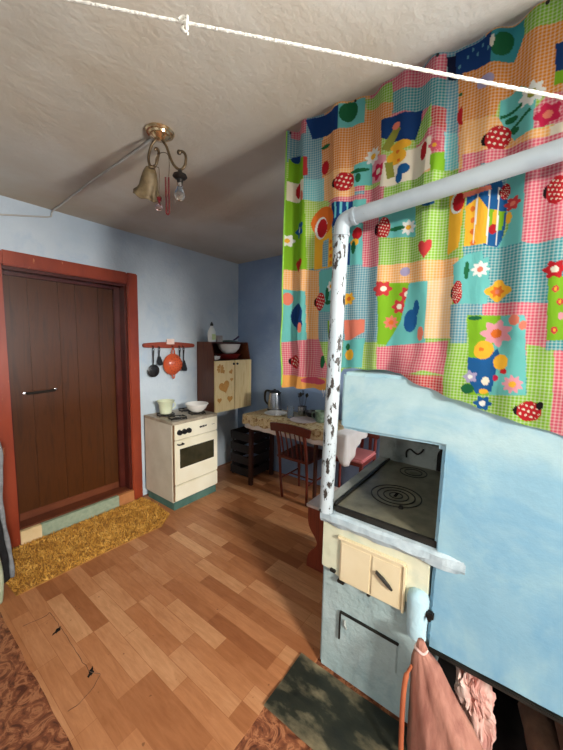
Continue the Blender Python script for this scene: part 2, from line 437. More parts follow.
# door, casing, threshold
bm = B(); CY = YL-0.025
box(bm, 1.462, 1.555, CY, YL+0.005, 0, 2.064, 0.008); box(bm, 0.53, 0.622, CY, YL+0.005, 0, 2.064, 0.008)
box(bm, 0.622, 1.462, CY+0.001, YL+0.005, 1.965, 2.064, 0.008)
o = struct('trim_1', bm, 'casing_paint')
bm = B()
for x0, x1, z0, z1 in ((1.400, 1.47, 0.02, 1.975), (0.62, 0.655, 0.02, 1.975), (0.655, 1.400, 1.92, 1.975)):
    box(bm, x0, x1, 2.895, 2.93, z0, z1, 0.005)
box(bm, 1.446, 1.4695, 2.81, 2.895, 0.0, 1.974, 0.004); box(bm, 0.6205, 0.632, 2.81, 2.895, 0, 1.974, 0.004); box(bm, 0.632, 1.446, 2.81, 2.895, 1.945, 1.974, 0.004)
struct('trim_2', bm, 'jamb_paint')
bm = B()
xs = [0.64, 0.79, 0.985, 1.105, 1.28, 1.43]
for a, b in zip(xs, xs[1:]):
    box(bm, a+0.0012, b-0.0012, 2.932, 2.97, 0.16, 1.95, 0.003)
box(bm, 0.64, 1.43, 2.94, 2.975, 0.16, 1.95)
dr = struct('door_1', bm, 'door_brown')
ORG[dr.name] = Vector((0, 0, 0))
bm = B(); tube(bm, spline([(0.745, 2.932, 1.075), (0.745, 2.90, 1.078), (0.765, 2.888, 1.08), (0.90, 2.888, 1.085), (0.92, 2.9, 1.085), (0.92, 2.932, 1.085)], 5), 0.009, 8)
part('handle', bm, 'black_iron', dr, True)
bm = B(); lathe(bm, [(0, 0.016), (0.012, 0.012), (0.015, 0)], (0.735, 2.917, 1.078), 14, Matrix.Rotation(PI/2, 4, 'X'))
lathe(bm, [(0, 0.016), (0.009, 0.012), (0.011, 0)], (0.93, 2.917, 1.09), 14, Matrix.Rotation(PI/2, 4, 'X'))
part('escutcheon', bm, 'steel', dr, True, label='small bright metal escutcheons at the handle ends')
# threshold: three coverings on the step front, brown sill board above
struct('trim_3', bx(0.622, 0.748, 2.762, 2.80, 0, 0.104, 0.004), 'threshold_cream')
struct('trim_4', bx(0.748, 1.325, 2.765, 2.80, 0, 0.104, 0.004), 'threshold_green')
struct('trim_5', bx(1.325, 1.462, 2.763, 2.80, 0, 0.104, 0.004), 'threshold_tan')
bm = B(); box(bm, 0.632, 1.446, 2.80, 2.925, 0.05, 0.112, 0.006); box(bm, 0.622, 1.468, 2.925, 2.985, 0.03, 0.165, 0.006); struct('trim_6', bm, 'sill_brown')

# printed floor covering: one sheet laid over the old brown floor
bm = B()
def jag(a, b, k, amp):
    out = []
    for i in range(k):
        t = i/k; p = Vector(a).lerp(Vector(b), t); q = noise.noise(p*9)*amp
        d = (Vector(b)-Vector(a)).normalized(); out.append(p+Vector((-d.y, d.x, 0))*q)
    return out
edge = jag((0.376, 0.727, 0), (1.19, 0.735, 0), 40, 0.006) + \
       [Vector(p) for p in ((1.19, 0.735, 0), (1.19, 0.66, 0), (2.02, 0.66, 0), (2.02, -1.7, 0), (2.82, -1.7, 0), (2.82, 2.755, 0), (0.40, 2.755, 0))] + jag((0.376, 2.72, 0), (0.376, 0.75, 0), 60, 0.006)
vb = [bm.verts.new(p+Vector((0, 0, 0.0006))) for p in edge]; vt = [bm.verts.new(p+Vector((0, 0, 0.0028))) for p in edge]
bm.faces.new(vb); bm.faces.new(vt); N = len(vb)
for i in range(N): bm.faces.new((vb[i], vb[(i+1) % N], vt[(i+1) % N], vt[i]))
bm.normal_update()
ls_ = solo('linoleum_sheet', bm, 'parquet_print', 'tan linoleum sheet with printed parquet planks covering the middle of the floor', 'linoleum', origin=(0, 0, 0))
SEAM = [(0.42, 1.96), (0.514, 1.939), (0.54, 1.936), (0.539, 1.78), (0.535, 1.595), (0.535, 1.444), (0.554, 1.39), (0.467, 1.346), (0.412, 1.346)]
sp_ = spline([(x, y, 0.0030) for x, y in SEAM], 6); bm = B()
tube(bm, [Vector((p.x+0.006*noise.noise(p*30), p.y+0.006*noise.noise(p*30+Vector((3, 3, 3))), 0.0030)) for p in sp_], [0.0009+0.0013*abs(noise.noise(p*22)) for p in sp_], 6)
part('seam', bm, 'firewood', ls_, label='dark ragged seam in the linoleum')
# two torn scraps that show dark through the sheet
for k, (x, y, a) in enumerate(((0.522, 1.79, 0.5), (0.535, 1.435, 0.9))):
    bm = B(); P = [(0.022*math.cos(t)*(1+0.3*math.sin(3*t+k)+0.2*math.sin(7*t)), 0.010*math.sin(t)*(1+0.3*math.cos(5*t+k))) for t in [i*2*PI/22 for i in range(22)]]
    P = [(x+u*math.cos(a)-v*math.sin(a), y+u*math.sin(a)+v*math.cos(a)) for u, v in P]
    prism(bm, P, 'Z', 0.0028, 0.0036)
    solo('linoleum_patch', bm, 'matte_black', ['dark torn spot in the parquet linoleum, the one farther from the camera', 'dark torn spot in the parquet linoleum, the one nearer the camera'][k], 'tear')

# door mat: a backing and a shaggy pile
mat = thing('door_mat', 'golden brown shaggy mat lying along the brown door', 'mat', (1.0, 2.48, 0.0028))
MP = [(0.46, 2.225), (1.0, 2.22), (1.38, 2.20), (1.52, 2.30), (1.545, 2.52), (1.54, 2.74), (0.62, 2.75), (0.49, 2.72), (0.45, 2.5)]
bm = B(); prism(bm, MP, 'Z', 0.0030, 0.010); part('backing', bm, 'rug_back', mat)
def inside(x, y, P):
    c = False; j = len(P)-1
    for i in range(len(P)):
        if (P[i][1] > y) != (P[j][1] > y) and x < (P[j][0]-P[i][0])*(y-P[i][1])/(P[j][1]-P[i][1])+P[i][0]: c = not c
        j = i
    return c
bm = B(); cnt = 0
while cnt < 9000:
    x = random.uniform(0.44, 1.56); y = random.uniform(2.18, 2.76)
    if not inside(x, y, MP): continue
    cnt += 1; a = random.uniform(0, 2*PI); h = random.uniform(0.010, 0.020); l = random.uniform(0.006, 0.016); w = 0.0035; b = random.uniform(0, 2*PI)
    dx, dy = math.cos(b)*w, math.sin(b)*w
    v = [bm.verts.new((x-dx, y-dy, 0.0095)), bm.verts.new((x+dx, y+dy, 0.0095)), bm.verts.new((x+dx*0.6+math.cos(a)*l*0.6, y+dy*0.6+math.sin(a)*l*0.6, 0.0095+h*0.7)), bm.verts.new((x+math.cos(a)*l, y+math.sin(a)*l, 0.0095+h))]
    bm.faces.new((v[0], v[1], v[2])); bm.faces.new((v[0], v[2], v[3]))
pl = part('pile', bm, 'rug_pile', mat, 'raw'); pl['kind'] = 'stuff'

# ------------------------------------------------------------------ masonry stove
st = thing('masonry_stove', 'whitewashed blue masonry stove with iron cooktop niche and cream firebox door', 'stove', (1.2, 0.2, 0))
def stove_paint():
    # the upper band of the stove is painted paler and greener than the wall below
    t = NT('stove_two_tone'); v = t.coord()
    a = t.ramp(t.noise(v, 2.2, 5, 0.6), [(0.3, lin((128, 170, 190))), (0.7, lin((152, 188, 200)))])
    p = t.ramp(t.noise(v, 4.5, 6, 0.65, 0.5), [(0.5, (0, 0, 0)), (0.7, (1, 1, 1))])
    a = t.mix(t.math('MULTIPLY', p, 0.6), a, lin((166, 198, 200)))
    b = t.ramp(t.noise(v, 5, 5, 0.6, 0.4), [(0.35, lin((160, 190, 194))), (0.65, lin((178, 202, 204)))])
    c = t.new('ShaderNodeTexCoord'); sp = t.new('ShaderNodeSeparateXYZ'); t.link(c.outputs['Object'], sp.inputs[0])
    z = t.math('ADD', sp.outputs['Z'], t.math('MULTIPLY', t.noise(v, 5, 4), 0.16))
    mr = t.new('ShaderNodeMapRange'); mr.inputs['From Min'].default_value = 1.19; mr.inputs['From Max'].default_value = 1.27; t.link(z, mr.inputs['Value'])
    col = t.mix(mr.outputs[0], a, b)
    nicks = t.ramp(t.noise(v, 26, 3, 0.5), [(0.76, (0, 0, 0)), (0.78, (1, 1, 1))])
    col = t.mix(t.math('MULTIPLY', nicks, 0.5), col, lin((120, 140, 150)))
    dk = t.ramp(t.noise(v, 1.9, 6, 0.6, 0.8), [(0.42, (1, 1, 1)), (0.5, (0.80, 0.89, 0.97)), (0.56, (1, 1, 1)), (0.66, (0.90, 0.95, 0.98))])
    col = t.mix(1.0, col, dk, 'MULTIPLY')
    t.base(col); t.set(0.8, 0, 0.3)
    t.bump(t.math('ADD', t.noise(v, 10, 6, 0.6), t.math('MULTIPLY', t.noise(v, 3, 3), 0.6)), 0.16, 0.02)
    MAT['stove_two_tone'] = t.m
stove_paint()
def wobble(bm, amp, freq=7.0):
    for v in bm.verts:
        n = noise.noise_vector(v.co*freq); v.co += n*amp
def slab(poly, x0, x1, amp=0.004, bev=0.012, cuts=0):
    bm = B(); prism(bm, poly, 'X', x0, x1, bev); return bm
# front plaster: right wall down to z 0.39 and the hood over the cooktop, one L
poly = []
def run(a, b, k, amp=0.004):
    for i in range(k):
        t = i/k; u = a[0]+(b[0]-a[0])*t; v = a[1]+(b[1]-a[1])*t; q = Vector((u*11, v*11, 3.1))
        w = 0 if i == 0 else 1
        poly.append((u+noise.noise(q)*amp*w, v+noise.noise(q+Vector((7, 3, 1)))*amp*w))
run((-1.70, 0.415), (0.20, 0.388), 24); run((0.20, 0.388), (0.193, 1.150), 14); run((0.193, 1.150), (0.580, 1.146), 9); run((0.580, 1.146), (0.578, 1.382), 6); run((0.578, 1.382), (-1.70, 1.39), 26, 0.003)
bm = B(); prism(bm, poly, 'X', 1.188, 2.0, 0.012)
part('plaster_front', bm, 'stove_two_tone', st, True, angle=50)
bm = bx(1.204, 2.0, 0.204, 0.648, 0, 0.742, 0.012); part('lower_block', bm, 'stove_plaster_grey', st)
bm = bx(1.93, 2.0, 0.196, 0.668, 0.742, 1.146, 0.008); part('niche_back', bm, 'niche_soot', st, label='sooty grey back wall of the cooktop niche')
bm = bx(1.214, 1.925, 0.606, 0.668, 0.742, 0.796, 0.008); part('side_ledge', bm, 'cement_grey', st, label='grey cement strip along the left of the cooktop')
prof = [(1.174, 0.736), (1.175, 0.762), (1.181, 0.771), (1.204, 0.774), (1.204, 0.712), (1.184, 0.716)]
rings = []
for i in range(41):
    y = 0.652-(0.652-0.095)*i/40; e_ = smoothstep(0.095, 0.17, y); r = []
    for k, (x, z) in enumerate(prof):
        q = Vector((x*3+k, y*16, z*3)); w = 0.006 if k in (0, 1, 2, 5) else 0.0
        r.append(Vector((1.196+(x-1.196)*(0.35+0.65*e_) + noise.noise(q)*w, y, z + noise.noise(q+Vector((4, 9, 2)))*w)))
    rings.append(r)
bm = loft(B(), rings)
part('front_ledge', bm, 'cement_ledge', st, label='pale cement lip below the cooktop')
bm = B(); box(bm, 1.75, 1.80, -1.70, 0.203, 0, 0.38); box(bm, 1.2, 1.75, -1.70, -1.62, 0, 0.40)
part('cavity_floor', bx(1.196, 1.75, -1.62, 0.204, 0.0032, 0.008), 'matte_black', st, label='black sheet standing for shade on the floor of the hollow')  # dark sheet added so the hollow floor reads as shaded
part('cavity_wall', bm, 'matte_black', st, label='black wall of the hollow below the stove')  # flat black colour over the whole hollow wall
bm = B(); box(bm, 1.192, 1.21, -1.60, 0.19, 0.372, 0.388, 0.003); part('edge_strip', bm, 'iron_dark', st, label='thin dark metal strip under the plaster edge')
# cooktop
ct = part('cooktop', bx(1.210, 1.93, 0.196, 0.600, 0.7425, 0.790, 0.003), 'iron_plate', st, label='greasy cast iron cooktop plate')
bm = B(); box(bm, 1.196, 1.210, 0.19, 0.588, 0.7745, 0.801, 0.002); box(bm, 1.21, 1.925, 0.594, 0.606, 0.789, 0.801, 0.002)
part('edge_iron', bm, 'iron_dark', ct, label='dark iron angle along the cooktop edge')
for (cx, cy, R0) in ((1.478, 0.42, (0.112, 0.084, 0.056, 0.030)), (1.815, 0.43, (0.07, 0.045))):
    for r in R0:
        bm = B(); disc_ring(bm, (cx, cy, 0), r-0.0035, r+0.0015, 0.789, 0.7925, 44); part('burner_ring', bm, 'iron_dark', ct, True)
    bm = B(); lathe(bm, [(0, 0.7935), (0.018, 0.7925), (0.026, 0.790)], (cx, cy, 0), 28); part('ring_lid', bm, 'iron_plate', ct, True)
    if len(R0) == 4: part('lid_slot', bx(cx-0.02, cx+0.02, cy-0.007, cy+0.007, 0.7925, 0.7945, 0.002), 'matte_black', ct)
bm = B(); lathe(bm, [(0, 0.803), (0.008, 0.801), (0.012, 0.795), (0.010, 0.790)], (1.373, 0.367, 0), 16); part('plate_knob', bm, 'black_iron', ct, True)
# damper and flue hole at the back of the niche
bm = B(); P = [(0.20, 0.792), (0.335, 0.792), (0.335, 0.88)]+[(0.2675+0.0675*math.cos(t), 0.88+0.06*math.sin(t)) for t in [i*PI/10 for i in range(1, 10)]]+[(0.20, 0.88)]
prism(bm, P, 'X', 1.922, 1.932); part('flue_opening', bm, 'matte_black', st)
bm = B(); tube(bm, spline([(1.925, 0.50, 0.83), (1.918, 0.50, 0.865), (1.918, 0.48, 0.885), (1.918, 0.455, 0.87), (1.918, 0.435, 0.865), (1.918, 0.415, 0.885), (1.925, 0.41, 0.90)], 6), 0.005, 8)
part('damper_handle', bm, 'black_iron', st, True)
# cream firebox surround
poly = [(0.645, 0.716), (0.206, 0.716), (0.204, 0.60), (0.207, 0.535), (0.285, 0.52), (0.30, 0.485), (0.42, 0.478), (0.55, 0.48), (0.60, 0.50), (0.646, 0.505)]
bm = B(); prism(bm, poly[::-1], 'X', 1.194, 1.206, 0.003); part('firebox_surround', bm, 'cream_plaster', st, label='cream painted plaster around the firebox door')
fd = part('firebox_door', bx(1.184, 1.194, 0.292, 0.555, 0.482, 0.668, 0.003), 'cream_enamel', st, label='cream enamelled iron firebox door in two plates')
bm = B(); box(bm, 1.176, 1.194, 0.286, 0.566, 0.668, 0.680, 0.003); box(bm, 1.178, 1.194, 0.282, 0.292, 0.480, 0.668, 0.002); part('door_frame', bm, 'cream_enamel', fd)
part('door_plate', bx(1.180, 1.184, 0.302, 0.412, 0.490, 0.658, 0.002), 'cream_enamel', fd); part('door_plate', bx(1.181, 1.184, 0.420, 0.548, 0.490, 0.658, 0.002), 'cream_enamel', fd)
bm = B(); tube(bm, [(1.181, 0.392, 0.602), (1.174, 0.390, 0.601), (1.172, 0.366, 0.588), (1.170, 0.340, 0.570), (1.174, 0.328, 0.556)], [0.004, 0.007, 0.008, 0.007, 0.004], 8); part('latch', bm, 'iron_dark', fd, True, label='dark iron latch on the firebox door')
for h in ((1.182, 1.198, 0.574, 0.600, 0.500, 0.514), (1.180, 1.20, 0.530, 0.562, 0.468, 0.482), (1.180, 1.20, 0.415, 0.430, 0.474, 0.482)): part('hinge', bx(*h, 0.003), 'iron_dark', fd)
ad = part('ash_door', bx(1.197, 1.206, 0.30, 0.545, 0.195, 0.322, 0.003), 'stove_plaster_grey', st, label='ash door painted over with the grey whitewash')
bm = B(); box(bm, 1.192, 1.206, 0.296, 0.550, 0.322, 0.329, 0.002); box(bm, 1.193, 1.206, 0.545, 0.551, 0.195, 0.322, 0.002); part('ash_door_frame', bm, 'iron_dark', ad)
bm = B(); tube(bm, [(1.196, 0.525, 0.30), (1.188, 0.52, 0.285), (1.196, 0.515, 0.265)], 0.005, 8); part('ash_door_latch', bm, 'cement_grey', ad, True)
bm = B(); lathe(bm, [(0, 0.600), (0.018, 0.597), (0.032, 0.585), (0.037, 0.565), (0.036, 0.44), (0.034, 0.415), (0, 0.41)], (1.192, 0.236, 0), 24)
for v in bm.verts: v.co += noise.noise_vector(v.co*16)*0.006
part('plaster_stub', bm, 'stove_plaster', st, True, label='rounded light blue plaster stub right of the firebox')
bm = B(); box(bm, 1.168, 1.192, 0.178, 0.203, 0.516, 0.540, 0.004); box(bm, 1.162, 1.170, 0.184, 0.197, 0.512, 0.528, 0.003); part('wall_latch', bm, 'black_iron', st, label='small black iron catch on the plaster edge')

# white pipe at the stove corner
pp = thing('steel_pipe', 'chipped white steel pipe standing on the stove corner and bending right', 'pipe', (1.180, 0.624, 0.772))
bm = B(); tube(bm, [(1.178, 0.626, 0.776), (1.178, 0.624, 0.80), (1.180, 0.616, 1.26), (1.180, 0.603, 1.925)], [0.032, 0.029, 0.029, 0.029], 20); part('upright', bm, 'pole_paint', pp, True)
bm = B(); tube(bm, spline([(1.180, 0.603, 1.925), (1.180, 0.601, 1.950), (1.180, 0.592, 1.968), (1.180, 0.572, 1.976), (1.180, 0.545, 1.979)], 4), 0.030, 20); part('elbow', bm, 'pipe_paint', pp, True)
bm = B(); tube(bm, [(1.180, 0.545, 1.979), (1.180, 0.227, 2.003), (1.180, -0.045, 2.027), (1.180, -1.74, 2.17)], 0.0285, 20); part('crossbar', bm, 'pipe_paint', pp, True)
bm = B(); tube(bm, [(1.180, 0.603, 1.913), (1.180, 0.6025, 1.925)], 0.0325, 20); tube(bm, [(1.180, 0.556, 1.978), (1.180, 0.544, 1.979)], 0.0325, 20); part('weld_bead', bm, 'pipe_paint', pp, True)

# sheet of iron on the floor before the stove
bm = B(); nx, ny = 26, 50
def shp(u, v):
    x = 0.905+u*0.285; y = 0.735-v*1.5
    z = 0.004+0.003*math.sin(v*14+u*3)*smoothstep(0,0.15,v)+0.003+0.008*abs(noise.noise(Vector((x*6, y*6, 0))))+0.010*smoothstep(0.25, 0.0, abs(u-0.35-0.2*v))*smoothstep(0.0, 0.1, v)*smoothstep(0.4, 0.15, v)
    return Vector((x, y, z))
g = [[bm.verts.new(shp(i/nx, j/ny)) for j in range(ny+1)] for i in range(nx+1)]
for i in range(nx):
    for j in range(ny): bm.faces.new((g[i][j], g[i+1][j], g[i+1][j+1], g[i][j+1]))
bmesh.ops.solidify(bm, geom=bm.faces[:], thickness=0.0012)
solo('metal_floor_sheet', bm, 'sheet_iron', 'dark dented sheet of iron on the floor in front of the stove', 'metal sheet', True)

# rag sack slumped at the stove corner
sk = thing('rag_sack', 'pinkish brown cloth sack tied at the neck, leaning on the stove corner', 'sack', (1.12, 0.12, 0))
lev = [(0.470, 0.214, 0.192, 0.010), (0.450, 0.218, 0.180, 0.014), (0.438, 0.216, 0.186, 0.012), (0.425, 0.226, 0.160, 0.022), (0.405, 0.231, 0.135, 0.030), (0.36, 0.234, 0.108, 0.036), (0.30, 0.231, 0.070, 0.044), (0.25, 0.230, 0.030, 0.052), (0.19, 0.227, -0.005, 0.058), (0.12, 0.224, -0.03, 0.064), (0.05, 0.222, -0.04, 0.066), (0.006, 0.215, -0.03, 0.058)]
rings = []
for z, ya, yb, rx in lev:
    r = []
    for k in range(40):
        a = 2*PI*k/40; f = 1+0.16*math.sin(7*a+z*6)*smoothstep(0.45, 0.2, z)+0.07*math.sin(13*a-z*9)
        r.append(Vector((1.118+rx*f*math.cos(a), (ya+yb)/2+(ya-yb)/2*(1+0.05*math.sin(5*a+z*8))*math.sin(a), z)))
    rings.append(r)
bm = loft(B(), rings); part('sack_body', bm, 'sack_cloth', sk, 'smooth')
bm = B(); tube(bm, spline([(1.088, 0.222, 0.385), (1.075, 0.235, 0.34), (1.070, 0.238, 0.26), (1.066, 0.236, 0.16), (1.062, 0.232, 0.07), (1.062, 0.228, 0.010)], 6), [0.005]*5+[0.009]*26, 10); part('hem', bm, 'sack_orange', sk, True, label='orange hem down the left edge of the sack')
bm = B(); tube(bm, [(1.118+0.017*math.cos(a), 0.201+0.019*math.sin(a), 0.439+0.003*math.sin(3*a)) for a in [i*2*PI/18 for i in range(18)]], 0.0045, 8, closed=True); part('tie', bm, 'paper_pink', sk, True)
# crumpled paper sack and wood inside the hollow below the stove
def crumple(c, r, amp, seed, sub=4, stretch=(1, 1, 1), zmin=None):
    bm = B(); bmesh.ops.create_icosphere(bm, subdivisions=sub, radius=1.0)
    for v in bm.verts:
        n = v.co.normalized(); d = 1+amp*noise.noise(n*2.2+Vector((seed, 0, 0)))+amp*0.55*abs(noise.noise(n*5+Vector((0, seed, 0))))
        v.co = Vector((n.x*r*stretch[0]*d, n.y*r*stretch[1]*d, n.z*r*stretch[2]*d))+Vector(c)
        if zmin is not None and v.co.z < zmin: v.co.z = zmin
    return bm
bm = crumple((1.275, 0.005, 0.20), 0.072, 0.55, 3.3, 5, (0.8, 0.70, 2.7), 0.004)
for v in bm.verts:
    q = v.co*26; v.co += Vector((noise.noise(q), noise.noise(q+Vector((5, 1, 2))), noise.noise(q+Vector((2, 7, 1)))))*0.013
    v.co += noise.noise_vector(v.co*60)*0.004
    v.co.z = max(v.co.z, 0.009)
bmesh.ops.rotate(bm, verts=bm.verts[:], cent=(1.275, 0.0, 0.0), matrix=Matrix.Rotation(-0.16, 3, 'X'))
bmesh.ops.translate(bm, vec=(0.012, 0, 0.0), verts=bm.verts[:])
for v in bm.verts: v.co.z = min(max(v.co.z, 0.009), 0.366+0.01*noise.noise(v.co*30)) if v.co.x < 1.3 else min(max(v.co.z, 0.009), 0.37)
solo('crumpled_paper_sack', bm, 'paper_streaked', 'crumpled pinkish white paper sack stuffed under the stove', 'sack', False)
logs = [((1.30, -0.20, 0.062), 0.06, 0.30, 0.2), ((1.31, -0.335, 0.055), 0.053, 0.30, -0.15), ((1.33, -0.262, 0.158), 0.05, 0.28, 0.1)]
for k, (c, r, L, a) in enumerate(logs):
    bm = B(); d = Vector((math.cos(a), math.sin(a), 0)); pts = [Vector(c)+d*(L*t-L*0.25) for t in (0, 0.25, 0.5, 0.75, 1)]
    tube(bm, pts, [r*0.96, r, r*1.03, r, r*0.97], 12)
    for v in bm.verts: v.co += noise.noise_vector(v.co*14)*0.006
    for v in bm.verts: v.co.z = max(v.co.z, 0.009)
    solo('firewood_log', bm, 'firewood', ['brown firewood log nearest the paper sack under the stove', 'brown firewood log on the ground, farther right under the stove', 'brown firewood log lying on top of the other two under the stove'][k], 'log', True, group='firewood under the stove')
